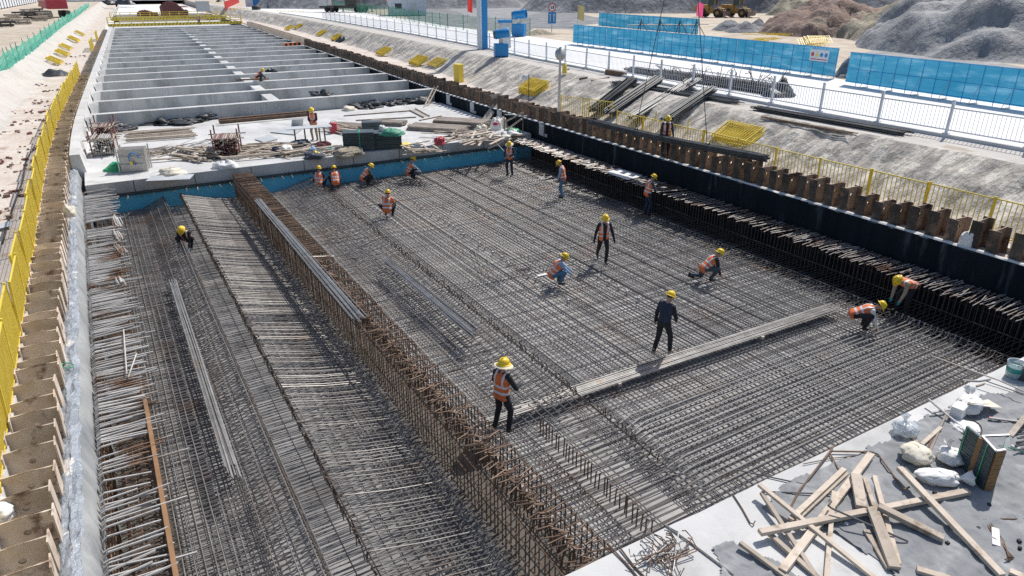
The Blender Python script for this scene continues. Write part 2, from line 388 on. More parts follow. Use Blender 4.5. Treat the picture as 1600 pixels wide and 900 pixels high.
b.add([(u + drift(35.9), 35.9, z) for u, z in ((-1.72, 0), (-1.72, 1.4), (-1.7, 2.12), (-1.3, 2.12), (-1.19, 1.3), (-1.19, 0))], [(0, 1, 2, 3, 4, 5)]); b.build('wall_face', m_slab, lw2)
rw = thing('retaining_wall', 'black membrane covered pit wall below the right pile row', 'wall', (20.85, 6, 0))
b = MB(); P = []
for i in range(760):
    v = -6 + .25 * i; d = drift(v); k = .02 * nz(v * .8, 0); dr = .05 * max(0, nz(v * 1.9, 9))
    P.append([(20.78 + d + k, v, -.4), (20.76 + d + k, v, 1.0), (20.75 + d + k, v, 1.93 - dr), (20.77 + d, v, 2.0)])
b.grid(P); b.build('membrane', m_black, rw, smooth=True)
b = MB(); P = []
for i in range(1000):
    v = -6 + .19 * i; d = drift(v)
    P.append([(20.765 + d + .03 * nz(v * 3, 2), v, 1.97 + .05 * nz(v * 2.1, 6)), (20.84 + d, v, 2.03 + .05 * nz(v * 4, 1)), (20.97 + d, v, 2.02 + .05 * nz(v * 3, 8)), (21.0 + d, v, 1.5)])
b.grid(P); b.build('ledge', m_ledge, rw)
b = MB()
for x, y in ((699, 155), (730, 168), (770, 182), (818, 205)):
    p = at(x, y, 1.7); v = p.y; d = drift(v)
    b.box((20.74 + d, v, 1.66), (.03, .55, .62)); b.box((20.735 + d, v - .3, 1.42), (.03, .5, .16))
b.build('bare_concrete_patch', m_slab, rw)

# ---------------------------------------------------------------- finished slabs
bs = thing('base_slab', 'finished concrete base slab beyond the rebar with stacked materials', 'concrete slab', (9.7, 33.35, 0))
b = MB(); P = []
for i in range(60):
    v = 33.35 + 2.6 * i; d = drift(v) - drift(33.35)
    P.append([(-1.2 + d, v, 1.3), (20.74 + d, v, 1.3)])
b.grid(P)
b.grid([[(-1.2, 33.35, .78), (20.74, 33.35, .78)], P[0]])
b.grid([[(-1.2, 33.35, .78), (20.74, 33.35, .78)], [(-1.2, 33.6, -.4), (20.74, 33.6, -.4)]])
b.mi = 1; k0 = len(b.f)
for x in frange(.6, 20, 2.44):
    c = MB(); c.box((x, 33.347, 1.04), (.025, .01, .51)); c.build('form_joint', m_dkst, bs)
o = b.build('slab_body', [m_slab, m_conc], bs)
o.data.polygons[59].material_index = 1; o.data.polygons[60].material_index = 1
b = MB(); b.box((9.77, 33.33, .19), (21.9, .07, 1.14)); b.build('foam_board', m_blue, bs)
b = MB(); b.box((9.77, 33.26, .785), (21.9, .12, .035)); b.box((9.77, 33.22, .71), (21.9, .03, .05)); b.build('waterstop', m_dkst, bs)
for i in range(46):
    b = MB(); u = -.6 + .46 * i + uni(-.05, .05)
    b.tube([(u, 33.3, .72), (u + uni(-.05, .05), 33.02, .68 + uni(-.03, .03)), (u + uni(-.06, .06), 32.98, .6)], .018); b.build('dowel_stub', m_wood2 if i % 3 else m_rust, bs)
fs = thing('base_slab', 'near concrete base slab edge littered with timber and bags', 'concrete slab', (9.7, 6.05, 0))
b = MB(); P = []
for i in range(13):
    v = 6.05 - 1.6 * i; P.append([(-1.2 + 22 * j / 40, v + (.03 * nz(j * .7, 3) if i == 0 else 0), 1.2) for j in range(41)])
b.grid(P, True); b.build('slab_top', m_slab, fs)
b = MB(); b.box((9.8, 6.0, .39), (22, .06, 1.6)); b.build('slab_edge', m_conc, fs)

# cross beams and middle wall of the finished part
bv = [47.2, 52.6, 57.8, 63.2, 68.3, 73.4, 79.0, 84.8, 90.6, 96.4, 102.2, 108, 114, 120, 126, 132, 138, 144]
for i, v in enumerate(bv):
    d = drift(v)
    t = thing('cross_beam', 'concrete cross beam %s' % ('nearest to the stacked materials' if i == 0 else 'in the row of beams across the finished tunnel base'), 'concrete beam', (9.8 + d, v, 1.3), None if i == 0 else 'cross beams behind the first')
    b = MB(); b.box((9.85 + d, v + .27, 1.7 + uni(-.01, .01)), (21.7, .54, .80)); b.build('beam_body', m_conc, t, bevel=.02)
    if i < 5:
        for x in frange(1.2, 20, 2.44): c = MB(); c.box((x + d, v - .001, 1.69), (.02, .008, .78)); c.build('form_joint', m_wood2, t)
    b = MB(); b.prism([(-1.2 + d, v), (-.65 + d, v + .02), (-1.2 + d, v - .7)], 1.3, 2.095); b.build('end_haunch', m_slab, t)
    b = MB(); b.box((9.85 + d, v + .27, 2.106), (21.6, .5, .012)); b.build('beam_top', m_slab, t)
mw = MB()
for i in range(60):
    v = 47.8 + 1.7 * i
    if v > 148: break
    mw.beam((9.75 + drift(v), v, 1.57), (9.75 + drift(v + 1.7), v + 1.7, 1.57), .7, .60)
mw.build('dividing_wall', m_slab, label='pale middle wall running lengthwise between the cross beams', cat='concrete wall')

# ---------------------------------------------------------------- steel soldier piles
def holed(b, c, ux, uz, w_, h_, r, hz, n=10):
    """a plate with a round lifting hole"""
    c, ux, uz = V(c), V(ux), V(uz); ctr = c + uz * hz
    ring = [ctr + ux * (r * math.cos(2 * math.pi * i / n)) + uz * (r * math.sin(2 * math.pi * i / n)) for i in range(n)]
    out = []
    for i in range(n):
        a = 2 * math.pi * i / n; x, z = math.cos(a), math.sin(a); s = min((w_ / 2) / max(abs(x), 1e-6), (h_ * .18) / max(abs(z), 1e-6))
        out.append(ctr + ux * (x * s) + uz * (z * s))
    b.add(ring + out, [(i, (i + 1) % n, n + (i + 1) % n, n + i) for i in range(n)])
    for z0, z1 in ((-h_ / 2, hz - h_ * .18), (hz + h_ * .18, h_ / 2)):
        if z1 > z0: b.add([c - ux * w_ / 2 + uz * z0, c + ux * w_ / 2 + uz * z0, c + ux * w_ / 2 + uz * z1, c - ux * w_ / 2 + uz * z1], [(0, 1, 2, 3)])
    ca = [ctr + ux * sx * w_ / 2 + uz * sz * h_ * .18 for sx, sz in ((-1, -1), (1, -1), (1, 1), (-1, 1))]
    return b
def hpile(h, web=.70, fl=.30, t=.03, tar=False):
    b = MB(); hz = h / 2 - .26
    for s in (-t / 2, t / 2):
        holed(b, (0, s, h / 2), (1, 0, 0), (0, 0, 1), web, h, .05, hz)
        b.box((0, 0, .1), (.01, .01, .01))
    wb = b
    b.box((0, 0, h + .001), (web, t, .004))
    for s in (-1, 1):
        b.mi = 1 if tar and s < 0 else 0
        b.box((s * (web / 2 + .012), 0, h / 2 + .003), (.024, fl, h))
    return b
GL, GR = 'rusty piles along the left side', 'rusty piles along the right side'
LL, LRt = 'rusty H section steel pile in the row beside the long yellow mesh fence', 'rusty H section steel pile in the row above the black membrane wall'
meL = hpile(1.55).mesh('steel_pile', m_pile); meR = hpile(1.15, .62, tar=True).mesh('steel_pile', [m_piler, m_tar])
for side in (0, 1):
    far = MB()
    for i in range(232):
        v = (3.6 if side == 0 else 4.2) + .6 * i + uni(-.03, .03); d = drift(v)
        u, z = ((-2.17, .5 + .05 * nz(v, 2) + uni(-.05, .05)) if side == 0 else (21.33, 1.57 + .09 * nz(v, 5) + uni(-.09, .07)))
        if i >= 148:
            h = 2.05 if side == 0 else 2.75
            far.box((u + d, v, h - .5), (.66, .03, 1.0))
            for s in (-.33, .33): far.box((u + d + s, v, h - .5 + .003), (.024, .3, 1))
            continue
        o = bpy.data.objects.new('steel_pile', meL if side == 0 else meR); C.objects.link(o)
        o.matrix_world = place(u + d, v, z, uni(-.06, .06), uni(-.03, .03), uni(-.03, .03))
        tag(o, LL if side == 0 else LRt, 'steel pile', GL if side == 0 else GR)
    far.build('steel_pile_row', m_pile, kind='stuff', label='far end of the %s pile row too small to count' % ('left' if side == 0 else 'right'), cat='steel piles')

# ---------------------------------------------------------------- reinforcement
def J(a): return uni(-a, a)
def xbars(b, prof, v0, v1, sp, r, jit=.02, skew=.02, n=5, drop=0.0, zj=.008, uj=0.0):
    """bars lying across the pit; prof is the (u, z) profile"""
    v = v0
    while v < v1:
        if rnd() >= drop:
            a, s, dz, du = J(jit), J(skew), J(zj), J(uj); u0 = prof[0][0]
            b.tube([(u + (du if k in (0, len(prof) - 1) else 0), v + a + s * (u - u0) / 3, z + dz) for k, (u, z) in enumerate(prof)], r, n)
        v += sp
def ybars(b, us, z, v0, v1, r, jit=.015, n=5, seg=4):
    for u in us:
        a = J(jit); vv = v0 + J(.15)
        pts = []
        m_ = max(2, int((v1 - v0) / seg)); p0 = rnd() * 50
        for i in range(m_ + 1):
            v = lerp(vv, v1 + J(.1) if i == m_ else v1, i / m_); pts.append((u + a + .02 * nz(v * .3, p0), v, z + .006 * nz(v, p0)))
        b.tube(pts, r, n)
VA, VB = 6.1, 33.15
# left compartment
lm = thing('rebar_mat', 'tied rebar mat in the narrow left bay with raised haunch bars', 'rebar mat', (1.7, 6.1, -.4))
b = MB(); xbars(b, [(-1.1, -.02), (4.6, 0)], VA, VB, .125, .0125); b.build('crosswise_bars', m_rebar, lm)
b = MB(); ybars(b, frange(-.35, .75, .16) + [1.75, 2.12] + frange(3.6, 4.5, .16), .025, VA, VB, .0125); b.build('lengthwise_bars', m_rebar, lm)
b = MB(); xbars(b, [(-1.1, -.26), (1.2, -.26)], VA, VB, .22, .011); xbars(b, [(3.2, -.26), (4.6, -.26)], VA, VB, .2, .011); ybars(b, frange(-1, 1.2, .22) + frange(3.0, 4.5, .2), -.24, VA, VB, .011); b.build('lower_bars', m_rebar, lm)
b = MB(); xbars(b, [(.1, .02), (.68, .04), (1.58, .46), (1.62, .47), (1.66, .36)], VA, VB, .13, .0125, .035, .05, uj=.05); ybars(b, [1.56], .49, VA, VB, .013)
ybars(b, [.95], .19, VA, VB, .012); ybars(b, [1.25], .33, VA, VB, .012)
b.build('haunch_bars', m_rebar, lm)
b = MB(); xbars(b, [(2.31, .26), (2.27, .44), (2.33, .49), (3.3, .22), (4.2, .035), (4.58, .03)], VA, VB, .12, .0125, .03, .03, zj=.004, uj=.05); ybars(b, [2.42], .455, VA, VB, .013); b.build('hooked_haunch_bars', m_rebar, lm); b = MB()
for i in range(180):
    v = VA + .15 * i + J(.06)
    if rnd() < .8: b.tube([(2.3 + J(.03), v, .40), (2.26 + J(.04), v + J(.04), .58 + J(.05)), (2.38, v + J(.05), .57 + J(.05))], .014)
ybars(b, [2.33], .50, VA, VB, .014); ybars(b, [1.62], .49, VA, VB, .014)
b.build('end_hooks', m_shbar, lm)
# right compartment
rm = thing('rebar_mat', 'wide tied rebar mat in the right bay where the workers stand', 'rebar mat', (12.5, 6.1, -.4))
b = MB(); xbars(b, [(5.35, 0), (12, 0), (19.7, -.01)], VA, VB, .142, .0125, drop=.02); b.build('crosswise_bars', m_rebar, rm)
b = MB(); ybars(b, frange(5.6, 6.7, .17) + frange(8.15, 18.75, .155), .026, VA, VB, .0125)
b.build('lengthwise_bars', m_rebar, rm)
b = MB(); ybars(b, frange(8.8, 18.6, .95), .06, 11.8, VB, .016); b.build('heavy_lengthwise_bars', m_darkbar, rm)
b = MB(); xbars(b, [(5.3, -.10), (19.7, -.10)], VA, VB, .5, .0115); ybars(b, frange(5.3, 19.6, .7), -.08, VA, VB, .0115); b.build('lower_bars', m_rebar, rm)
b = MB(); xbars(b, [(6.3, .03), (6.62, .05), (8.02, .46), (8.07, .45), (8.12, .33)], 10.6, VB, .15, .0125, .03, .05, uj=.05)
xbars(b, [(5.6, .05), (6.75, .07), (8.3, .12), (8.6, .05)], VA, 10.6, .15, .0125, .03, .05, uj=.08)
for k_ in range(8):
    t = .1 + k_ / 8.5; ybars(b, [lerp(6.62, 8.02, t)], lerp(.05, .46, t) + .025, 10.5, VB, .0125)
b.build('haunch_bars', m_rebar, rm); b = MB(); ybars(b, [8.03], .49, VA + 2, VB, .014)
for i in range(170):
    v = 8.2 + .147 * i + J(.05)
    if rnd() < .75: b.tube([(8.05 + J(.04), v, .50), (8.16 + J(.04), v + J(.04), .52 + J(.04)), (8.2 + J(.03), v + J(.04), .36 + J(.05)), (8.14 + J(.03), v + J(.05), .3)], .014)
b.build('end_hooks', m_shbar, rm)
b = MB()
for i in range(30):
    v = 6.9 + .125 * i + J(.03); h = .42 + J(.04); u = 6.86 + J(.02)
    b.tube([(u, v, 0), (u, v + J(.02), h), (u - .02, v - .06, h + .03)], .015)
b.build('starter_bars', m_rust, rm)
b = MB(); v = 7.35
while v < 10.2:
    a = J(.02); e = J(.12); f = .25 * (10.3 - v) / 3
    b.tube([(8.1 + e, v - .32 + f + a, -.06), (8.45 + e, v - .2 + f * .6 + a, .02), (9.0 + e, v - .05 + a, .07), (13, v + a, .075), (18.75, v + a, .075), (18.9, v + a, .10), (18.95, v + a, .24)], .019, 6)
    b.tube([(8.35 + e, v + .02, .05), (8.5 + e, v + .02, .16 + J(.03)), (8.62 + e, v - .03, .1), (8.66 + e, v - .07, -.02)], .014, 5)
    v += .17
b.build('thick_top_bars', m_newbar, rm)
b = MB()
for i in range(182):
    v = VA + .148 * i + J(.03); h = .17 + J(.04)
    b.tube([(18.5, v, .03), (18.86 + J(.03), v, .03), (18.92 + J(.03), v + J(.03), h), (18.84, v + J(.04), h + .02)], .013)
ybars(b, [18.9, 19.3], .04, VA, VB, .013); xbars(b, [(18.8, .02), (20.7, .015)], VA, VB, .15, .0125)
b.build('edge_hooks', m_rebar, rm)
for u0, v0, v1 in ((9.55, 25, 33), (11.4, 16, 33), (13.4, 15, 31)):
    v = v0
    while v < v1:
        b = MB(); b.box((u0 + J(.05), v, -.1), (.05, .09, .28)); b.build('pale_block', m_slab, rm); v += .55 + J(.2)  # small white blocks in lengthwise rows at mat level
# middle wall cage
cw = thing('wall_cage', 'rusty rebar cage for the middle wall between the two bays', 'rebar cage', (5, 6.1, -.35))
b = MB(); tp = MB()
v = VA
while v < VB:
    near = v < 21
    for s, u in ((-1, 4.6), (1, 5.4)):
        h = 1.08 + (J(.10) if near else J(.03)); a = J(.02)
        pts = [(u + J(.01), v + a, -.35), (u + J(.015), v + a, h - .07)]
        if near:
            L = uni(.22, .42); sw = J(.12)
            pts += [(u - s * .03, v + a, h), (u - s * L, v + a + sw, h + J(.03))]
        else: pts += [(u - s * .03, v + a, h), (u - s * .8, v + a + J(.05), h + J(.02))]
        b.tube(pts, .0135)
        for q_ in range(2): tp.tube([(u - s * .3 + J(.1), v + .05, h - .55), (u - s * .32, v + .05, h - .12), (u - s * .5, v + .1 + J(.1), h - .06)], .0125)
    v += .15
b.build('vertical_bars', m_rust, cw); tp.build('inner_bars', m_rust, cw)
b = MB(); ybars(b, [4.57, 5.43], .2, VA, VB, .012); ybars(b, [4.57, 5.43], .58, VA, VB, .012); ybars(b, [4.57, 5.43], .93, VA, VB, .012); ybars(b, [4.62, 5.38, 5.0], 1.04, 14, VB, .012)
b.build('horizontal_bars', m_rust, cw)
# right wall cage
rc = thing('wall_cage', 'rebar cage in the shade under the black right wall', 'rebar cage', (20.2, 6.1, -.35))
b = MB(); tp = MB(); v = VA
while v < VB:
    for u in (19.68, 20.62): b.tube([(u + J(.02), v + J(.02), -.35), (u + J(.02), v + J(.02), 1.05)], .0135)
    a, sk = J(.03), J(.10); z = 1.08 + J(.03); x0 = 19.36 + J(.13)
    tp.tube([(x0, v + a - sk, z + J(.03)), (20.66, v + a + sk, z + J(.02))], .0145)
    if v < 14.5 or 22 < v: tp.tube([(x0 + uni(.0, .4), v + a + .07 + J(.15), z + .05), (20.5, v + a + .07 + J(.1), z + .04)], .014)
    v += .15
b.build('vertical_bars', m_shbar, rc); tp.build('top_bars', m_tipbar, rc)  # dark tone puts shade into the uprights, pale tone sun into the top bars
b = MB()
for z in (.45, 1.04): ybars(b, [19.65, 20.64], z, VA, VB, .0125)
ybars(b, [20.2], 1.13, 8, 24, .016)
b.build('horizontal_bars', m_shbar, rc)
# left wall cage
lc = thing('wall_cage', 'cement dusted rebar cage beside the silver sheeted wall', 'rebar cage', (-.8, 6.1, -.35))
b = MB(); tp = MB(); hk = MB(); v = VA - 1.2
while v < VB:
    for u in (-1.28, -.5): b.tube([(u + J(.02), v, -.35), (u + J(.02), v + J(.02), 1.0)], .0135)
    n_ = nz(v * .9, 4)
    if rnd() < (.95 if n_ > -.15 else .5) and not 27.5 < v < 28.4:
        a, sk = J(.05), J(.12); x1 = uni(-.5, -.05) + (.3 if rnd() < .05 else 0) - (.28 if v < 12.5 and rnd() < .75 else 0)
        tp.tube([(-1.34, v + a, .9), (-1.33, v + a, 1.02), (-1.26, v + a, 1.07 + J(.03)), (x1, v + a + sk, 1.08 + J(.05))], .019)
    if v < 20 and rnd() < .8: hk.tube([(-1.0 + J(.05), v + .06, .95), (-.62, v + .06, .98), (-.5, v + .04, .95), (-.46, v + .02, .82)], .014)
    v += .10 if v < 13 else .075
b.build('vertical_bars', m_rust, lc); tp.build('top_bars', m_dusty, lc); hk.build('hooked_ties', m_rust, lc)
b = MB()
for z in (.2, .5, .8): ybars(b, [-1.26, -.48], z, VA - 1, VB, .0125)
ybars(b, [-.8, -.95], .9, VA - 1, VB, .012)
b.build('horizontal_bars', m_rust, lc)
b = MB(); b.beam((-.43, 5.0, 1.11), (-.42, 14.4, 1.11), .07, .012); b.beam((-.40, 5.0, 1.06), (-.39, 14.4, 1.06), .012, .09); b.build('steel_angle', m_angle, lc)

# loose rebar bundles
def bundle(name, label, a, b_, n, wd, ht, r, mat, sag=.0, spread=0, group=None, cat='rebar bundle', fan=.0, segs=5):
    a, b_ = V(a), V(b_); d = (b_ - a).normalized(); x = d.cross(V((0, 0, 1))).normalized(); z = x.cross(d)
    t = thing(name, label, cat, (a + b_) / 2 - V((0, 0, ht / 2)), group)
    for i in range(n):
        b = MB(); ox, oz = J(wd / 2), J(ht / 2) * math.sqrt(rnd()); ex, e0, e1 = ox + J(spread), J(.25), J(.25); p = rnd() * 9
        if rnd() < fan: ex += J(spread * 3)
        pts = []
        for k in range(segs + 1):
            s = k / segs; q = lerp(a, b_, s) + d * lerp(e0, e1, s) + x * lerp(ox, ex, s) + z * oz
            q += x * .02 * nz(s * 3, p) - V((0, 0, sag * 4 * s * (1 - s)))
            pts.append(q)
        b.tube(pts, r, 6); b.build('bar', mat, t)
    return t
bundle('rebar_bundle', 'loose bundle of long grey bars lying in the left bay', at(270, 440, .34), at(366, 738, .32), 24, .20, .1, .015, m_newbar, spread=.05, fan=.12)
bundle('rebar_bundle', 'bundle of grey bars lying on the sloping mat near the middle', at(602, 405, .50), at(742, 520, .46), 24, .30, .07, .016, m_newbar, spread=.1)
bundle('rebar_bundle', 'bundle of long bars lying along the top of the middle wall cage', at(402, 312, 1.16), at(562, 497, 1.18), 18, .3, .05, .014, m_newbar, spread=.1, fan=.2)
bundle('rebar_bundle', 'long thick bundle laid across the wide mat on wood blocks', at(812, 640, .17), at(1303, 480, .17), 46, .42, .13, .015, m_newbar, spread=.05)
bundle('rebar_bundle', 'splayed bars at the near end of the long crosswise bundle', at(760, 660, .14), at(985, 585, .16), 12, .3, .05, .013, m_newbar, spread=.12, fan=.3)
for i, (a, c) in enumerate((((180, 338), (187, 353)), ((182, 361), (189, 375)), ((186, 384), (195, 397)), ((184, 436), (190, 444)))):
    bundle('rebar_bundle', ('farthest', 'second farthest', 'second nearest', 'nearest')[i] + ' short clump of pale bars on the dusty left cage', at(*a, 1.16), at(*c, 1.16), 8, .22, .06, .016, m_dusty, spread=.05, segs=2)
for i in range(34):
    u, v, a, L = uni(8.8, 18), uni(11.8, 31), R(90) + J(.35), uni(1.2, 3.0)
    b = MB(); d = V((math.cos(a), math.sin(a), 0)) * L / 2; b.tube([V((u, v, .075)) - d, V((u, v, .085)), V((u, v, .075)) + d], .0135, 5); b.build('rebar', m_newbar if i % 2 else m_rust, label='single loose bar lying on the wide rebar mat among the workers', cat='rebar', group='loose bars on the wide mat')
for p, lb in (((963, 601), 'small wood block under the crosswise bundle near the walking man'), ((1186, 528), 'reddish wood block under the far half of crosswise bundle')):
    c = at(*p, .07); b = MB(); b.box((0, 0, .05), (.1, .28, .09), Matrix.Rotation(.1, 3, 'Z')); o = b.build('wood_block', m_wood, local=True, bevel=.006, label=lb, cat='wood block'); o.location = c
for p, q, lb in (((193, 515), (198, 585), 'short straight bar across the dusty left cage'), ((213, 553), (200, 590), 'short slanting bar beside the dusty left cage')):
    b = MB(); b.tube([at(*p, 1.16), at(*q, 1.16)], .016, 6); b.build('rebar', m_dusty, label=lb, cat='rebar')
b = MB(); b.beam(at(480, 402, 1.12), at(522, 401, 1.12), .09, .05); b.build('timber', m_wood, label='short plank laid across the middle wall cage', cat='timber')
b = MB(); P = [[at(lerp(945, 968, i / 8) + 36 * j / 6, lerp(269, 281, j / 6) - 6 * i / 8 + (8 - i) * .0, 1.15 + .02 * nz(i, j)) for j in range(7)] for i in range(9)]
b.grid(P); b.build('foam_sheet', m_bag, label='pale sheet lying on the shaded right wall cage', cat='sheet')
# ---------------------------------------------------------------- fences
def yellow_panel(L=1.95, h=1.15, sp=.15, mesh=False):
    b = MB(); t = thing('yellow_railing', 'x', 'railing panel'); r = .016
    for x in (0, L): b.box((x, 0, h / 2 + .03), (.05, .05, h + .06))
    for z in (.08, h): b.box((L / 2, 0, z), (L, .03, .035))
    b.build('frame', m_yel, t, local=True)
    b = MB(); n = int(L / sp)
    for i in range(1, n): b.box((L * i / n, 0, h / 2 + .04), (.021, .021, h - .1))
    if mesh:
        for i in range(1, 8): b.box((L / 2, .012, .08 + (h - .08) * i / 8), (L, .008, .008))
    b.build('pickets', m_yel, t, local=True)
    return proto(t)
yp = yellow_panel(); ym = yellow_panel(1.98, 1.2, .066, True)
GYL, GYR = 'yellow mesh panels along the left piles', 'yellow railing panels along the right piles'
used = set()
def put(pr, M_, label, group=None):
    if pr.name not in used:
        used.add(pr.name); pr.matrix_world = M_; pr['label'] = label
        if group: pr['group'] = group
        return pr
    return dup(pr, M_, None, label, group)
LYL = 'yellow mesh panel of the long fence beside the left piles'
for i in range(32):
    v = 7.2 + 2 * i; u = -2.55 + drift(v) + J(.02); u2 = -2.55 + drift(v + 2)
    put(ym, place(u, v, 1.9 + J(.02), math.atan2(2, u2 - u), J(.05) + .02), LYL, GYL)
for i in range(7):
    v = 96 + 2 * i + (10 if i > 3 else 0); put(ym, place(-2.6 + drift(v), v, 1.9, R(87)), 'yellow mesh panel far along the left piles near the walkway', 'far yellow panels on the left')
LYR = 'yellow railing panel with thin uprights behind the right pile row'
for i in range(11):
    v = 5.9 + 1.98 * i; u = 22.25 + .03 * nz(v, 1)
    put(yp, place(u, v, 2.06, R(90) + J(.02), J(.05)), LYR, GYR)
a, c = at(876, 182, 2.06), at(945, 192, 2.06)
for i in range(2):
    q = lerp(a, c, i / 2); put(yp, place(q.x, q.y, 2.06, math.atan2(c.y - a.y, c.x - a.x)), 'yellow railing panel standing beside the round headed lamp pole', 'railing panels by the lamp pole')
for p in ((993, 192), (1022, 207), (1072, 222)):
    q = at(*p, 2.06); b = MB(); b.tube([(0, 0, 0), (.12, .1, 1.05)], .03, 6); b.box((0, 0, .01), (.16, .16, .02)); o = b.build('fence_post', m_yel, local=True, label='leaning yellow post in front of the sloping bar bundles', cat='fence post', group='leaning yellow posts'); o.location = q
def pl(q0, i, left, tilt, yaw):
    rz = (R(90) if left else R(-90)) + yaw + J(.06); d = V((math.cos(rz), math.sin(rz), 0))
    o = q0 - d * (.98 + J(.1)) + V((J(.06), 0, .05 + .055 * i)); return place(o.x, o.y, o.z, rz, -math.pi / 2 + tilt)
# stacks of panels lying about
def stack(px, py, n, lab, left=False, tilt=.47, yaw=0):
    q0 = onland(px, py, .02)
    for i in range(n):
        put(yp, pl(q0, i, left, tilt, yaw), 'yellow panel in the flat pile ' + lab, 'yellow panels lying ' + lab)
for x, y, n, lab, rz in ((97, 101, 4, 'nearest on the left bank', 2.7), (108, 88, 4, 'second on the left bank', 2.75), (112, 78, 3, 'third on the left bank', 2.75), (124, 66, 5, 'fourth on the left bank', 2.8), (132, 56, 4, 'farthest on the left bank', 2.8)):
    stack(x, y, n, lab, True, .5, -.15)
for x, y, n, lab in ((447, 48, 5, 'farthest along the right bench'), (462, 46, 4, 'beside the farthest right bench pile'), (497, 57, 5, 'second farthest on the right bench'), (520, 64, 6, 'next to the black sacks on the right bench'), (592, 88, 6, 'midway along the right bench'), (645, 104, 7, 'before the small yellow box stand'), (674, 106, 3, 'just right of the midway pile')):
    stack(x, y, n, lab)
stack(822, 152, 9, 'beside the small lamp post')
stack(1138, 228, 6, 'on the bank behind the hoisted bundle')
bx = at(717, 128, 2.08); b = MB(); b.box((0, 0, .65), (.5, .6, 1.3)); b.box((0, 0, 1.31), (.56, .66, .05)); o = b.build('cabinet', m_yel, local=True, bevel=.02, label='upright yellow box standing on the right bench', cat='cabinet'); o.location = bx; o.rotation_euler.z = .3
# white railing beside the road
def white_panel(L=2.9, h=1.15):
    t = thing('road_railing', 'x', 'railing')
    b = MB(); b.box((0, 0, .62), (.09, .09, 1.24)); b.box((0, 0, .02), (.2, .2, .04)); b.lathe((0, 0, 1.24), [(.065, 0), (.065, .03), (.001, .06)], 8); b.build('post', m_wht, t, local=True)
    b = MB()
    for z in (.16, .98): b.box((L / 2, 0, z), (L - .09, .04, .05))
    b.build('rails', m_wht, t, local=True)
    b = MB()
    for i in range(1, 19): b.box((L * i / 19, 0, .57), (.014, .014, .79))
    b.build('pickets', m_wht, t, local=True); return proto(t)
wp = white_panel()
v = 6.0; LW = 'white railing panel beside the bright concrete road'
while v < 124:
    u = interp(RF, v); u2 = interp(RF, v + 2.9); a = math.atan2(2.9, u2 - u)
    put(wp, place(u, v, ZR + .13, a + J(.02), J(.03)), LW, 'white railing along the road'); v += 2.9 * math.sin(a)
# blue sheeted fence
def blue_panel(L=2.0, h=1.75):
    t = thing('sheet_fence', 'x', 'site fence')
    b = MB()
    P = [[(L * i / 10, .05 * nz(i * .7, k_ * .8) * math.sin(math.pi * i / 10), .14 + (h - .14) * k_ / 7) for i in range(11)] for k_ in range(8)]
    b.grid(P); b.build('blue_sheet', m_bpan, t, local=True, smooth=True)
    b = MB()
    for x in (0.02, L / 2): b.tube([(x, .06, 0), (x, .06, h)], .02, 6)
    for z in (.2, h / 2, h - .03): b.tube([(0, .06, z), (L, .06, z)], .015, 5)
    b.build('frame', m_bsteel, t, local=True)
    b = MB(); b.tube([(.02, .06, .9), (.02, .65, .02)], .018, 5); b.box((.02, .3, .03), (.06, .7, .05)); b.build('brace', m_gal, t, local=True)
    return proto(t)
bp = blue_panel()
def run(a, c, n, lab, grp, z=ZR + .01):
    for i in range(n):
        q = lerp(a, c, i / n); d = c - a; put(bp, place(q.x, q.y, z, math.atan2(d.y, d.x), J(.01), 0, ((c - a).length / n / 2.0 * 1.004, 1, 1.04)), lab, grp)
A0, A1 = at(1303, 124, ZR), at(895, 69, ZR)
run(A0, V((41.1, 41, ZR)), 7, 'blue sheeted fence panel with warning board side run', 'near part of the long blue fence')
run(V((41.1, 41, ZR)), A1, 10, 'blue sheeted fence panel toward the far end by yellow flag', 'far part of the long blue fence')
B0, B1 = at(1760, 197, ZR), at(1320, 132, ZR)
run(B0, B1, 9, 'blue sheeted fence panel right of the gap in the fence', 'blue fence right of the gap')
run(at(1090, 56, ZR), at(935, 42, ZR), 10, 'blue sheeted panel of the second fence behind the long one', 'blue fence standing behind')
# braces of the back fence
for x in (1000, 1030, 1060, 1086):
    q = at(x, 58, ZR); b = MB(); b.tube([(0, 0, 0), (0, 0, 1.9)], .05, 6); b.tube([(-1.2, -.6, 0), (0, 0, 1.7)], .04, 6); b.tube([(1.2, -.4, 0), (0, 0, 1.7)], .04, 6); b.tube([(-1.9, 0, 1.3), (1.9, 0, 1.3)], .04, 6)
    o = b.build('scaffold_brace', m_dkst, local=True, label='dark tube brace before the second blue fence', cat='brace', group='braces of the back fence'); o.location = q
# the warning board
q = lerp(A0, V((41.1, 41, ZR)), .05); dd = V((41.1, 41, 0)) - V((A0.x, A0.y, 0)); ang = math.atan2(dd.y, dd.x)
wb = thing('warning_board', 'white board with four safety pictograms hung on blue fence', 'sign', (q.x, q.y, ZR + .95), rz=ang)
b = MB(); b.box((.75, .08, .35), (1.5, .03, .7)); b.build('board', m_wht, wb, local=True)
for i, mm in enumerate((m_redp, m_yel, m_bsteel, m_bsteel)):
    b = MB(); ring = [(.2 + .36 * (3 - i) + .13 * math.cos(k_ * .628), .13 * math.sin(k_ * .628) + .4) for k_ in range(10)] if i != 1 else [(.2 + .36 * 2 + x, .4 + z) for x, z in ((-.15, -.12), (.15, -.12), (0, .15))]
    b.add([(x, .1, z) for x, z in ring] , [tuple(range(len(ring)))]); b.build('pictogram', mm, wb, local=True)
b = MB(); b.box((.75, .1, .12), (1.3, .006, .05)); b.build('text_line', m_redp, wb, local=True)
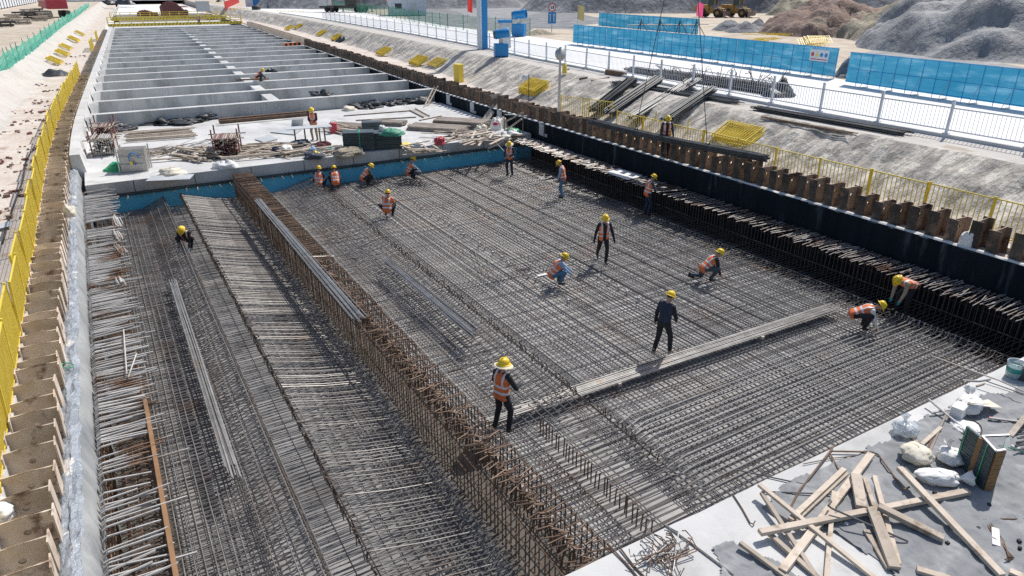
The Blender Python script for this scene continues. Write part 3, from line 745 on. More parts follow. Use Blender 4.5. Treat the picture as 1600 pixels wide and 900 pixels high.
# green net on the left bank
gn = [at(*p, 3.25) for p in ((-40, 128), (12, 104), (30, 92), (58, 72), (80, 55), (100, 39), (118, 27), (140, 10))]
for i in range(len(gn) - 1):
    a, c = gn[i], gn[i + 1]; n = 14
    t = thing('safety_net', 'green net fence section %s' % ('with a sagging middle at the left picture edge' if i == 0 else 'strung along the top of the left bank'), 'net fence', a, None if i == 0 else 'green net fence along the left bank')
    b = MB(); P = []
    for k_ in range(n + 1):
        s = k_ / n; q = lerp(a, c, s); q.z = gz(q.x, q.y); hh = 1.35 - .35 * math.sin(math.pi * ((s * 3) % 1)) * (1.2 if i == 0 else .8)
        P.append([(q.x + .25 * nz(s * 9, i, j) * (j < 5), q.y + .3 * nz(s * 7, i + 9, j), q.z + hh * j / 5) for j in range(6)])
    b.grid(P); b.build('net', m_net, t)
    for s in (0, .34, .67):
        q = lerp(a, c, s); b = MB(); z0 = gz(q.x, q.y); b.tube([(q.x, q.y, z0), (q.x + J(.1), q.y, z0 + 1.5)], .03, 5); b.build('stake', m_gfence, t)
# green mesh fence behind the road
G = [at(*p, ZR) for p in ((430, 12), (520, 14), (608, 27), (655, 37), (700, 45), (750, 50), (800, 54), (828, 56))]
for a, c in zip(G, G[1:]):
    n = max(2, int((c - a).length / 3))
    t = thing('mesh_fence', 'green wire fence section beyond the far side of the road', 'wire fence', a, 'green wire fence behind the road')
    b = MB()
    for i in range(n + 1):
        q = lerp(a, c, i / n); b = MB(); b.tube([(q.x, q.y, ZR), (q.x, q.y, ZR + 1.9)], .045, 5); b.build('post', m_gfence, t)
    b = MB()
    for z in [.1 + .14 * k_ for k_ in range(13)]: b.tube([a + V((0, 0, z)), c + V((0, 0, z))], .01, 4)
    m_ = int((c - a).length / .22)
    for i in range(m_): q = lerp(a, c, i / m_); b.tube([(q.x, q.y, ZR + .1), (q.x, q.y, ZR + 1.8)], .009, 4, False)
    b.build('wire_mesh', m_gfence, t)
# white and grey fence far left
a, c = at(-60, 26, ZR - .4), at(58, 4, ZR - .4); n = 26
for i in range(n):
    q, q2 = lerp(a, c, i / n), lerp(a, c, (i + 1) / n); b = MB()
    b.beam(q + V((0, 0, 1.5)), q2 + V((0, 0, 1.5)), .08, 2.6); b.build('hoarding', m_wht, label='white hoarding panel at the far left behind the excavator', cat='hoarding', group='white hoarding far left')
    b = MB(); b.box((q.x, q.y - .1, 1.5 + ZR - .4), (.35, .2, 3)); b.build('hoarding_post', m_dkst, label='dark post of the white hoarding far left', cat='post', group='posts of the white hoarding')

# ---------------------------------------------------------------- spoil heaps and hills
def mound(name, label, u, v, ru, rv, h, mat, rot=0, rough_=.35, fs=.12, n=46, ter=False, zb=ZR - .25):
    b = MB(); P = []
    for i in range(n + 1):
        row = []
        for j in range(n + 1):
            x, y = 2 * i / n - 1, 2 * j / n - 1; r = math.sqrt(x * x + y * y)
            e = max(0, 1 - r + .22 * nz(x * 2.2 + u, y * 2.2 + v) * (r < 1.1)); e = (e * min(1, (1 - max(abs(x), abs(y))) / .12)) ** .8
            X, Y = x * ru, y * rv; X, Y = X * math.cos(rot) - Y * math.sin(rot), X * math.sin(rot) + Y * math.cos(rot)
            z = h * min(e, 1) * (1 + rough_ * nz(X * fs + u, Y * fs)) + (h * .10 * nz(X * fs * 3.1, Y * fs * 3.1, u) + min(h, 6) * .045 * nz(X * fs * 9, Y * fs * 9, u)) * min(1, e * 12)
            row.append((u + X, v + Y, zb + max(z, 0)))
        P.append(row)
    b.grid(P)
    return b.build(name, mat, smooth=True, **(dict(kind='structure') if ter else dict(label=label, cat='spoil heap')))
mound('spoil_heap', 'reddish brown bare soil heap behind the yellow panel pile', 79, 58, 10, 9, 4.8, m_brown, .5, fs=.35)
mound('spoil_heap', 'olive grey soil heap beside the brown one', 81, 47.5, 11, 9, 7.2, m_olive, .4, fs=.3)
mound('spoil_heap', 'huge heap covered in grey dust net at the right', 82, 33, 24, 19, 12, m_netl, .3, fs=.13, n=110)
mound('spoil_heap', 'dark netted heap behind the tan dirt track', 124, 128, 42, 22, 15, m_netg, -.4, fs=.06)
mound('spoil_heap', 'long netted heap behind the blue pillar', 84, 190, 46, 26, 15, m_netg, -.2, fs=.06)
mound('spoil_heap', 'olive heap behind the wheel loaders', 128, 96, 14, 9, 8, m_olive, 0, fs=.2)
mound('spoil_heap', 'broad pale grey heap rising beyond the loaders', 165, 88, 52, 34, 22, m_netg, .2, fs=.04)
mound('hill', '', 60, 380, 90, 60, 14, m_netg, 0, fs=.03, ter=True)
mound('hill', '', -40, 460, 90, 60, 10, m_tan, 0, fs=.03, ter=True)
mound('hill', '', 200, 260, 110, 80, 26, m_netg, .3, fs=.03, ter=True)
def patch(pts, mat, nm, z=ZR + .012):
    b = MB(); b.add([at(x, y, z) for x, y in pts], [tuple(range(len(pts)))]); b.build(nm, mat, kind='structure')
patch(((640, 8), (760, 4), (850, 5), (880, 16), (930, 27), (1000, 34), (940, 36), (900, 40), (895, 46), (835, 44), (820, 52), (700, 41), (640, 30), (620, 18)), m_netg, 'netted_ground')
patch(((700, 14), (760, 9), (830, 8), (845, 20), (800, 30), (740, 27)), m_netl, 'netted_ground', ZR + .02)
patch(((1390, 68), (1600, 105), (1740, 130), (1740, 180), (1600, 158), (1480, 128), (1330, 100), (1325, 88), (1360, 80)), m_netl, 'netted_ground')
for x, y, s, lb in ((1140, 47, 2.2, 'low dark netted lump behind the blue fence'), (1165, 50, 2.6, 'dark lump with a slab leaning on it behind blue fence'), (1185, 47, 2.0, 'small dark netted lump next to the brown heap')):
    q = at(x, y, ZR); mound('soil_lump', lb, q.x, q.y, s * 1.3, s, 1.6, m_netg, 0, fs=.9, n=18)
q = at(862, 56, ZR); mound('soil_lump', 'low brown lump of soil below the road sign', at(840, 54, ZR).x, at(840, 54, ZR).y, 4, 2, .9, m_olive, 0, fs=.5, n=14)
# yellow panels heaped behind the blue fence
for i in range(9):
    q = at(1190 + 5 * i, 70, ZR); put(yp, place(q.x + J(1), q.y + J(1), ZR + .3 + .16 * i * (9 - i) / 5, uni(0, 3), -1.4 + J(.3)), 'yellow panel in the tangled heap behind the blue fence', 'yellow panels heaped behind blue fence')
for i in range(6):
    q = at(1250 + 3 * i, 78, ZR); put(yp, place(q.x, q.y, ZR + .3 + .06 * i, -.5 + J(.1), -1.1), 'pale yellow panel leaning low right of the yellow heap', 'yellow panels low behind blue fence')

# ---------------------------------------------------------------- poles, signs, flags
q = at(755, 77, ZR); b = MB()
t = thing('pillar', 'tall blue and white square pillar beside the road railing', 'pillar', q)
b.box((0, 0, 7), (.62, .7, 14)); b.build('blue_face', m_bsteel, t, local=True, bevel=.02)
b = MB(); b.box((-.36, 0, 7), (.12, .72, 13.99)); b.build('white_edge', m_wht, t, local=True)
q = at(873, 175, 2.08)
t = thing('lamp_pole', 'grey pole with a round disc head beside yellow railing', 'lamp pole', q)
b = MB(); b.tube([(0, 0, 0), (0, 0, 3.5)], [.08, .065], 10); b.build('pole', m_gal, t, local=True)
b = MB(); b.lathe((0, 0, 3.25), [(.001, -.05), (.33, -.05), (.36, 0), (.33, .06), (.001, .09)], 20, Matrix.Rotation(R(78), 3, 'X') @ Matrix.Rotation(0, 3, 'Z')); b.build('disc_head', m_pipeg, t, local=True, smooth=True)
b = MB(); b.box((0, 0, 3.55), (.1, .1, .22)); b.build('cap', m_gal, t, local=True)
q = at(826, 160, 2.08)
t = thing('lamp_pole', 'thin post carrying a small white floodlight near the yellow pile', 'lamp pole', q)
b = MB(); b.tube([(0, 0, 0), (0, 0, 1.75)], .03, 6); b.build('pole', m_dkst, t, local=True)
b = MB(); b.box((-.28, 0, 1.55), (.3, .25, .24), Matrix.Rotation(.4, 3, 'Y')); b.tube([(0, 0, 1.5), (-.2, 0, 1.55)], .02, 5); b.build('floodlight', m_wht, t, local=True, bevel=.02)
q = at(882, 114, ZR); b = MB(); b.lathe((0, 0, 0), [(.16, 0), (.15, .5), (.06, .62), (.001, .64)], 10); o = b.build('marker_cone', m_yel, local=True, label='small yellow marker on the bank top beside lamp head', cat='marker'); o.location = q
def flag(px, py, h, fw, fh, mat, label):
    q = at(px, py, ZR); t = thing('flag', label, 'flag', q, rz=-HEAD)
    b = MB(); b.tube([(0, 0, 0), (0, 0, h)], .03, 5); b.build('pole', m_gal, t, local=True)
    b = MB(); b.grid([[(fw * i / 6, .08 * math.sin(i * 1.3 + k_ * .4), h - fh * k_ / 5 - .05 * i) for i in range(7)] for k_ in range(6)]); b.build('cloth', mat, t, local=True, smooth=True)
flag(902, 42, 2.9, .9, 1.9, m_yelp, 'pale yellow flag above the left end of the blue fence')
flag(1087, 34, 2.9, 1.0, 2.0, m_pink, 'pink flag beside the wheel loaders')
flag(731, 36, 3.6, .75, 1.9, m_red, 'red flag left of the blue pillar')
flag(605, 22, 4.2, 1.6, 1.8, m_red, 'red flag at the corner of the white cabin')
q = at(862, 52, ZR); t = thing('road_sign', 'round speed sign above a blue panel sign on one post', 'road sign', q, rz=-HEAD)
b = MB(); b.tube([(0, 0, 0), (0, 0, 3.1)], .05, 6); b.build('post', m_gal, t, local=True)
RX = Matrix.Rotation(R(90), 3, 'X')
b = MB(); b.lathe((0, -.06, 2.9), [(.001, .0), (.48, 0), (.48, .04), (.001, .04)], 20, RX); b.build('red_ring', m_redp, t, local=True)
b = MB(); b.lathe((0, -.11, 2.9), [(.001, .0), (.36, 0), (.36, .02), (.001, .02)], 20, RX); b.build('disc', m_wht, t, local=True)
b = MB(); b.box((-.1, -.145, 2.9), (.1, .01, .32)); b.box((.12, -.145, 2.9), (.16, .01, .32)); b.build('numerals', m_dkst, t, local=True)
b = MB(); b.box((0, -.08, 1.75), (.95, .04, 1.3)); b.build('blue_panel', m_bsteel, t, local=True)
b = MB()
for x in (-.22, .22): b.box((x, -.11, 1.7), (.08, .01, .8)); b.box((x, -.11, 2.1), (.2, .01, .12))
b.build('arrow_marks', m_wht, t, local=True)

# fog cannons
def cannon(px, py, lab, rz, s=1.0):
    q = at(px, py, ZR); t = thing('fog_cannon', lab, 'fog cannon', q, rz=rz)
    b = MB(); b.box((0, 0, .55 * s), (1.1 * s, .8 * s, 1.0 * s)); b.build('tank', m_bsteel, t, local=True, bevel=.05)
    b = MB()
    for x in (-.45, .45):
        for y in (-.35, .35): b.box((x * s, y * s, .025), (.12, .12, .05))
    b.build('feet', m_dkst, t, local=True)
    b = MB(); b.tube([(0, 0, 1.05 * s), (0, 0, 1.5 * s)], .18 * s, 10); b.build('swivel', m_gal, t, local=True)
    Ry = Matrix.Rotation(R(82), 3, 'Y'); b = MB(); b.lathe((-.55 * s, 0, 1.7 * s), [(.30 * s, 0), (.36 * s, .1 * s), (.34 * s, .8 * s), (.40 * s, 1.15 * s), (.37 * s, 1.2 * s), (.30 * s, .9 * s), (.001, .8 * s)], 18, Ry); b.build('barrel', m_bsteel, t, local=True, smooth=True)
    b = MB(); b.lathe((-.6 * s, 0, 1.7 * s), [(.001, 0), (.31 * s, 0), (.31 * s, .08 * s)], 18, Ry); b.build('fan_grille', m_dkst, t, local=True)
cannon(783, 89, 'blue fog cannon on a blue tank beside the tall pillar', -HEAD + .2, 1.0)
cannon(811, 57, 'blue fog cannon far beyond the road near the green fence', -HEAD - .3, 1.3)
q = at(789, 74, ZR); b = MB(); b.box((0, 0, 1.1), (1.1, .9, 2.2)); t = thing('kiosk', 'tall grey cabinet with a blue top behind the fog cannon', 'cabinet', q, rz=-HEAD); b.build('body', m_gal, t, local=True, bevel=.03)
b = MB(); b.box((0, 0, 2.3), (1.3, 1.1, .22)); b.build('top', m_bsteel, t, local=True)

# ---------------------------------------------------------------- machines
def wheel(b, c, r, wd, ax='x'):
    Mx = Matrix.Rotation(R(90), 3, 'Y'); b.lathe(V(c) - V((wd / 2, 0, 0)), [(.001, 0), (r * .55, .0), (r * .6, .04), (r * .93, .0), (r, wd * .2), (r, wd * .8), (r * .93, wd), (r * .6, wd - .04), (r * .55, wd), (.001, wd)], 18, Mx)
def loader(px, py, lab, rz):
    q = at(px, py, ZR); t = thing('wheel_loader', lab, 'wheel loader', q, rz=rz)
    b = MB(); b.box((0, -1.9, 1.55), (1.7, 2.6, 1.1), taper=.92); b.box((0, -3.2, 1.4), (1.6, .3, .9)); b.build('engine_hood', m_loader, t, local=True, bevel=.06)
    b = MB(); b.box((0, .9, 1.1), (1.3, 2.2, .8)); b.box((0, -.4, .95), (1.2, 1.6, .6)); b.build('frame', m_loader, t, local=True, bevel=.04)
    b = MB(); b.box((0, -.2, 2.65), (1.4, 1.3, 1.3), taper=.9); b.build('cab', m_glass, t, local=True, bevel=.04)
    b = MB(); b.box((0, -.2, 3.36), (1.5, 1.45, .12))
    for x in (-.68, .68):
        for y in (-.85, .45): b.box((x, y, 2.65), (.09, .09, 1.36))
    b.build('cab_frame', m_loader, t, local=True)
    for x in (-1.05, 1.05):
        for y in (-1.75, 1.35): b = MB(); wheel(b, (x, y, .78), .78, .58); o = b.build('wheel', m_tyre, t, local=True); b = MB(); wheel(b, (x, y, .78), .36, .62); b.build('rim', m_loader, o, local=True)
    b = MB()
    for x in (-.45, .45): b.beam((x, .9, 1.7), (x, 2.6, .75), .16, .3)
    b.build('lift_arms', m_loader, t, local=True)
    b = MB(); pr = [(2.5, .15), (2.6, 1.0), (2.85, 1.15), (2.72, .95), (2.75, .35), (3.6, .1), (3.6, .05), (2.6, .04)]
    n = len(pr); b.add([(-1.45, y, z) for y, z in pr] + [(1.45, y, z) for y, z in pr], [(i, (i + 1) % n, n + (i + 1) % n, n + i) for i in range(n)] + [tuple(range(n)), tuple(range(2 * n - 1, n - 1, -1))])
    b.build('bucket', m_bucket, t, local=True)
loader(1113, 27, 'mud stained yellow wheel loader nearest the pink flag', -HEAD - R(128))
loader(1152, 27, 'mud stained yellow wheel loader right of its twin', -HEAD - R(132))
q = at(88, 27, 3.2); t = thing('excavator', 'red excavator with a dark track base on the left bank', 'excavator', q, rz=R(15)); t.scale = (1.4, 1.4, 1.4)
for x in (-1.1, 1.1):
    b = MB(); pr = [(-1.7, .05), (1.7, .05), (2.0, .4), (1.7, .85), (-1.7, .85), (-2.0, .4)]; n = 6
    b.add([(x - .28, y, z) for y, z in pr] + [(x + .28, y, z) for y, z in pr], [(i, (i + 1) % n, n + (i + 1) % n, n + i) for i in range(n)] + [tuple(range(n)), tuple(range(2 * n - 1, n - 1, -1))]); b.build('track', m_tyre, t, local=True, bevel=.03)
b = MB(); b.box((0, -.3, 1.6), (2.5, 3.2, .9)); b.box((0, -1.6, 1.7), (2.5, .7, 1.2)); b.build('upper_body', m_redp, t, local=True, bevel=.08)
b = MB(); b.box((.75, .8, 2.4), (1.0, 1.5, 1.5), taper=.85); b.build('cab', m_glass, t, local=True, bevel=.05)
b = MB(); b.tube([(-.2, 1.0, 1.9), (-.2, 2.6, 4.4), (-.2, 4.6, 4.9)], [.28, .26, .2], 4); b.build('boom', m_redp, t, local=True)
b = MB(); b.tube([(-.2, 4.6, 5.0), (-.2, 4.9, 2.2)], [.2, .15], 4); b.build('stick', m_redp, t, local=True)
b = MB(); b.box((-.2, 4.6, 1.7), (1.0, .9, .8), taper=.6); b.build('bucket', m_loader, t, local=True)
q = at(541, 19, ZR); t = thing('truck_crane', 'grey truck crane with outriggers parked on the road', 'truck crane', q, rz=-HEAD + R(80))
b = MB(); b.box((0, 0, 1.1), (2.3, 11, .5)); b.build('chassis', m_dkst, t, local=True)
for x in (-1, 1):
    for y in (-4, -2.7, 2.6, 3.9): b = MB(); wheel(b, (x, y, .52), .52, .4); b.build('wheel', m_tyre, t, local=True)
b = MB(); b.box((0, 4.6, 2.0), (2.4, 1.9, 1.6)); b.build('cab', m_gal, t, local=True, bevel=.06)
b = MB(); b.box((0, -1.6, 2.2), (2.2, 2.6, 1.6)); b.build('turntable', m_dkst, t, local=True, bevel=.05)
b = MB(); b.beam((0, -2.4, 3.2), (0, 7.5, 4.4), .7, .8); b.build('boom', m_gal, t, local=True)
for y in (-4.6, 2):
    for x in (-1, 1): b = MB(); b.box((x * 2.2, y, 1.0), (2.2, .3, .3)); b.box((x * 3.2, y, .5), (.2, .2, 1.0)); b.box((x * 3.2, y, .05), (.6, .6, .1)); b.build('outrigger', m_dkst, t, local=True)
q = at(637, 24, ZR); t = thing('site_cabin', 'pale corrugated white cabin with blue trim past the road', 'cabin', q, rz=-HEAD + .12)
b = MB()
for i in range(40): b.box((-3.6 + .18 * i + .09, 0, 1.55), (.09, 5.04, 2.7))
b.box((0, 0, 1.5), (7.1, 5.0, 2.8)); b.build('wall', m_wht, t, local=True)
b = MB(); b.box((0, 0, 2.98), (7.4, 5.3, .12)); b.build('roof', m_wht, t, local=True)
b = MB(); b.box((1.2, -2.56, 1.2), (.9, .06, 2.0)); b.build('door', m_gal, t, local=True)
b = MB(); b.box((-1.6, -2.56, 1.7), (1.2, .06, .9)); b.build('window', m_glass, t, local=True)
# ---------------------------------------------------------------- far end of the works
for v0 in (150.5, 176):
    d = drift(v0); t = thing('walkway', 'yellow railed walkway with black striped edge %s' % ('nearer of the two across the pit' if v0 < 160 else 'farther of the two across the pit'), 'walkway', (9.7 + d, v0, 2.1))
    b = MB(); b.box((9.7 + d, v0 + .6, 2.2), (23, 1.4, .12)); b.build('deck', m_gal, t)
    b = MB(); b.box((9.7 + d, v0 - .12, 2.3), (23, .05, .5)); b.build('toe_board', m_yel, t)
    b = MB()
    for i in range(38): b.beam((-1.5 + .6 * i + d, v0 - .16, 2.1), (-1.2 + .6 * i + d, v0 - .16, 2.5), .03, .26, (0, 1, 0))
    b.build('black_stripes', m_blk, t)
    b = MB()
    for i in range(13): b.box((-1.8 + 1.9 * i + d, v0, 2.9), (.14, .14, 1.5))
    for z in (2.8, 3.2, 3.6): b.box((9.7 + d, v0, z), (23, .09, .09))
    b.build('railing', m_yel, t)
d = drift(210); t = thing('roof_slab', 'white finished tunnel roof slab at the far end', 'concrete slab', (9.7 + d, 203, 2.1))
b = MB(); P = []
for i in range(12):
    v = 196 + 9 * i; P.append([(-1 + drift(v), v, 2.5), (18 + drift(v), v, 2.5)])
b.grid(P); b.grid([[(-1 + d, 196, -.4), (18 + d, 196, -.4)], P[0]]); b.build('slab_top', m_road, t)
for x0, x1, h, lb in ((218, 248, 1.2, 'low reddish formwork cage near the far roof slab'), (256, 296, 3.2, 'tall reddish formwork cage near the far roof slab')):
    a, c = at(x0, 27, 2.1), at(x1, 26, 2.1); b = MB(); nn = 26
    for i in range(nn):
        q = lerp(a, c, i / nn); hh = h * (.4 + .6 * math.sin(math.pi * min(1, .15 + i / nn)))
        for k_ in range(4): b.tube([q + V((0, k_ * 1.5, 0)), q + V((0, k_ * 1.5, hh + .3 * rnd()))], .13, 4)
    for k_ in range(4):
        for z in (.5, 1.2, 2): b.tube([a + V((0, k_ * 1.5, z * h / 3)), c + V((0, k_ * 1.5, z * h / 3))], .09, 4)
    b.build('formwork_cage', m_redend, label=lb, cat='formwork')
b = MB(); a, c = at(352, 15, 3.4), at(374, 5, 3.4); b.beam(a + V((0, 0, .9)), c + V((0, 0, .9)), .08, 1.8); t = thing('banner', 'red banner with white characters on the far slope', 'banner', a); b.build('cloth', m_red, t)
b = MB()
for i in range(9): q = lerp(a, c, (i + .5) / 9) + V((-.1, -.12, .9)); b.box(q, (.5, .03, .1)); b.box(q, (.1, .03, .8)); b.box(q + V((0, 0, -.3)), (.4, .03, .08))
b.build('characters', m_wht, t)
for i, (x, y) in enumerate(((10, 42), (22, 34), (37, 38), (50, 30), (64, 33), (44, 24), (30, 25), (72, 30), (4, 36), (58, 23))):
    q = at(x, y, 3.2); t = thing('beam_stack', 'grey stack of concrete sleepers on the left plateau', 'sleeper stack', q, 'sleeper stacks left of the excavator', rz=J(.3) + .2)
    n = 2 + i % 2
    for k_ in range(n): b = MB(); b.box((J(.2), 0, .25 + .42 * k_), (2.3, 1.2, .3)); b.box((.6, 0, .05 + .42 * k_), (.15, 1.2, .1)); b.box((-.6, 0, .05 + .42 * k_), (.15, 1.2, .1)); b.build('sleeper', m_dkst if i % 3 == 0 else m_wood2, t, local=True)
for x, y, lb in ((362, 24, 'large yellow guard box beside the far end of right piles'), (435, 30, 'yellow rail bundle standing beyond the right bench'), (322, 12, 'yellow guard frame at the far walkway')):
    q = at(x, y, 2.1); b = MB()
    for i in range(8):
        for z in (.2, 1.5): b.tube([(i * .8, 0, z), (i * .8 + .8, 0, z)], .06, 4)
        b.tube([(i * .8, 0, 0), (i * .8, 0, 1.7)], .06, 4)
    o = b.build('guard_frame', m_yel, local=True, label=lb, cat='railing'); o.location = q
q = at(402, 26, 2.1); b = MB(); b.lathe((0, 0, 0), [(.9, 0), (1.0, .1), (1.0, 2.2), (.95, 2.3), (.001, 2.3)], 14); o = b.build('tank', m_dkst, local=True, smooth=True, label='dark upright tank beside the far right piles', cat='tank'); o.location = q
q = at(318, 18, ZR); b = MB(); b.box((0, 0, 1), (2.6, 2, 2)); b.box((0, 0, 2.05), (2.8, 2.2, .1)); o = b.build('equipment_box', m_gal, local=True, bevel=.05, label='grey equipment box near the far reddish cage', cat='box'); o.location = q
for x, y, lb in ((397, 8, 'white and blue board at the top beside the banner'),):
    q = at(x, 12, ZR); t = thing('notice_board', lb, 'notice board', q, rz=-HEAD); b = MB(); b.box((0, 0, 2.2), (4, .15, 4)); b.build('board', m_wht, t, local=True); b = MB(); b.box((.8, -.1, 2), (1.8, .05, 3)); b.build('blue_print', m_bsteel, t, local=True)
for i, (x, y) in enumerate(((418, 11), (428, 12), (444, 13), (460, 13), (190, 5), (200, 6), (172, 4), (345, 3))):
    q = at(x, y, ZR); mound('goods_pile', 'small dark heap of covered goods at the far end', q.x, q.y, 2.2, 1.6, 1.7, m_tarp, J(1), fs=.8, n=12)['group'] = 'covered goods at the far end'

# ---------------------------------------------------------------- right bank: bundles, hoist, scrap
GB = None
for a, c, lb in (((928, 183), (985, 141), 'dark rebar bundle down the bank, first from the lamp pole'), ((950, 188), (1026, 138), 'dark rebar bundle down the bank, second from the lamp pole'), ((990, 196), (1083, 140), 'longest dark rebar bundle down the bank, third from lamp pole'), ((1040, 200), (1108, 155), 'dark rebar bundle down the bank, just behind the worker')):
    bundle('rebar_bundle', lb, onland(*a, .42), onland(*c, .5), 64, .72, .36, .03, m_darkbar, spread=.08)
bundle('rebar_bundle', 'flat bundle along the bank top under the sloping bundles', onland(960, 132, .1), onland(1150, 163, .1), 26, .6, .15, .02, m_darkbar, spread=.15)
bundle('rebar_bundle', 'flat dark bundle along the bank edge right of the others', onland(1182, 172, .12), onland(1412, 212, .12), 32, .5, .22, .024, m_darkbar, spread=.15)
bundle('rebar_bundle', 'thin rusty bars on the bank beside the right dark bundle', onland(1195, 187, .06), onland(1330, 212, .06), 6, .3, .05, .02, m_rust, spread=.2)
bundle('rebar_bundle', 'rebar stock lying on the road behind the white railing', at(985, 108, 3.75), at(1225, 146, 3.75), 46, .9, .4, .022, m_darkbar, spread=.2)
bundle('rebar_bundle', 'second rebar stock behind the railing nearer the road', at(1030, 113, 3.85), at(1222, 140, 3.85), 40, .9, .5, .022, m_rebar, spread=.3, fan=.2)
for i in range(7):
    x = 1040 + 28 * i; q = at(x, 124 + i * 2.5, ZR + .2); b = MB()
    for k_ in range(9): an = rnd() * 6.3; b.tube([q + V((J(.3), J(.3), 0)), q + V((math.cos(an) * .4, math.sin(an) * .4, uni(.3, .8))), q + V((math.cos(an) * .7, math.sin(an) * .7, uni(.3, 1.0)))], .02, 4)
    b.build('bent_bars', m_dkst, label='tangle of bent bars standing up from stock behind railing', cat='scrap bars', group='tangles behind the railing')
q = at(1218, 150, ZR); mound('sack_heap', 'black sack heap at the right end of stock behind railing', q.x, q.y, 1.1, .9, 1.15, m_tarp, 0, fs=2, n=14)
q = at(1312, 122, ZR); mound('goods_pile', 'dark covered goods in the gap between the blue fences', q.x + 1.2, q.y, 1.5, 1.2, 1.5, m_netg, 0, fs=1.2, n=16)
q = at(1314, 112, ZR); mound('sheet_heap', 'white sheet heap in the gap between the blue fences', q.x + 1.5, q.y, 1.6, 1.2, 1.2, m_bag, 0, fs=1.2, n=16)
h0, h1 = at(925, 190, 2.95), at(1193, 246, 2.95)
bundle('hoisted_bundle', 'long dark rebar bundle hanging from two cables over the piles', h0, h1, 80, .36, .32, .022, m_darkbar, sag=.08)
apex = V((21.3, 22.9, 12.6)); t = thing('crane_sling', 'two thin steel cables holding the hanging rebar bundle', 'sling', apex)
for s in (.30, .72):
    q = lerp(h0, h1, s); b = MB(); b.tube([apex, q + V((0, 0, .05))], .016, 5); b.build('cable', m_dkst, t)
    b = MB(); b.lathe(q - V((0, 0, .07)), [(.19, -.05), (.21, 0), (.19, .05)], 10, ((h1 - h0).normalized().to_track_quat('Z', 'Y')).to_matrix()); b.build('loop', m_dkst, t)
b = MB(); b.tube([apex, apex + V((0, 0, 30))], .03, 5); b.box(apex + V((0, 0, .2)), (.3, .15, .5)); b.build('hook_line', m_dkst, t)
for (a, c), lb in ((((905, 125), (918, 122)), 'short rusty bar lying on the bank top near lamp pole'), (((924, 127), (952, 122)), 'longer rusty bar lying on the bank top')):
    b = MB(); b.tube([onland(*a, .05), onland(*c, .05)], .05, 6); b.build('steel_bar', m_rust, label=lb, cat='steel bar')
b = MB(); b.beam(at(950, 112, 3.75), at(975, 116, 3.75), .5, .3); b.build('brick_stack', m_rust, label='small brown stack beside the rebar stock behind railing', cat='brick stack')
b = MB(); b.tube([at(x, y, z) for x, y, z in ((800, 138, 2.3), (835, 124, 2.8), (870, 112, 3.5), (890, 108, 3.66))], .035, 6); b.build('hose', m_dkst, label='thin dark hose running down the bank behind the lamp head', cat='hose')
for i, (x, y) in enumerate(((528, 63), (533, 65), (538, 66))):
    q = at(x, y, 2.1); mound('sack', 'black filled sack beside yellow panels on the right bench', q.x, q.y, .9, .8, .8, m_tarp, i, fs=2, n=12, zb=2.0)['group'] = 'black sacks on the right bench'
b = MB(); b.tube([at(x, y, gz(at(x, y, 1.95).x, at(x, y, 1.95).y) + .04) for x, y in ((4, 380), (12, 350), (22, 320), (35, 285), (40, 255), (48, 238), (64, 225))], .03, 6); b.build('hose', m_dkst, label='dark hose lying on the pale ground left of the yellow fence', cat='hose')
q = at(86, 117, 1.95); mound('tarp', 'crumpled dark tarp on the left bench below the panel piles', q.x, q.y, 1.3, 1.0, .6, m_tarp, 0, fs=2, n=14, zb=1.85)
q = at(8, 352, 1.95); b = MB(); b.grid([[at(-6 + 24 * i / 5, 350 + 8 * k_ / 4 - i, 2.02 + .03 * nz(i, k_)) for i in range(6)] for k_ in range(5)]); b.build('plastic_sheet', m_ply, label='grey scrap of sheet on the ground at the left picture edge', cat='sheet')
dbl = ((70, 132), (75, 158), (40, 175), (52, 190), (88, 165), (25, 205), (60, 230), (45, 260), (20, 250), (12, 300), (72, 205), (92, 140), (58, 300), (30, 330), (100, 100), (118, 88))
for i, (x, y) in enumerate(dbl):
    q = at(x + J(5), y, 1.95); b = MB()
    for k_ in range(14):
        s = uni(.04, .16); b.box((J(.9), J(.9), s * .3), (s, s * uni(.6, 1.4), s * .6), Matrix.Rotation(rnd() * 3, 3, 'Z'))
    o = b.build('rubble', m_brown if i % 2 else m_redend, local=True, kind='stuff', label='scatter of red brown rubble on the left bench', cat='rubble'); o.location = (q.x, q.y, gz(q.x, q.y))

# ---------------------------------------------------------------- materials stacked on the far slab (z = 1.3)
Z1 = 1.3
def plank(a, c, z, wd=.12, th=.05, mat=None, name='timber', label=None, group=None, zb=None):
    b = MB(); p, q = at(*a, z + th / 2), at(*c, (z if zb is None else zb) + th / 2); L = (q - p).length
    b.beam(p, q, wd, th); o = b.build(name, mat or m_wood, bevel=.004, label=label, cat='timber' if name == 'timber' else name.replace('_', ' '), group=group); return o
for i in range(5):
    b = MB(); p, q = at(344, 191 - 2.2 * (i % 3), Z1 + .1 + .17 * (i // 3)), at(488, 178 - 2.2 * (i % 3), Z1 + .1 + .17 * (i // 3)); b.beam(p + V((0, .16 * i, 0)), q + V((J(.4), .16 * i, 0)), .16, .04); b.beam(p + V((0, .16 * i, -.08)), q + V((0, .16 * i, -.08)), .03, .13)
    b.build('steel_beam', m_rust, label='rusty long steel beam stacked before the first cross beam', cat='steel beam', group='rusty beams on the far slab')
for i in range(10):
    plank((197 + J(5), 221 - 1.6 * i), (300 + J(10), 213 - 1.6 * i), Z1 + .05 + .05 * (i % 3), .14, .06, None, 'timber', 'long brown timber in the flat pile at left of far slab', 'flat timber pile on the far slab')
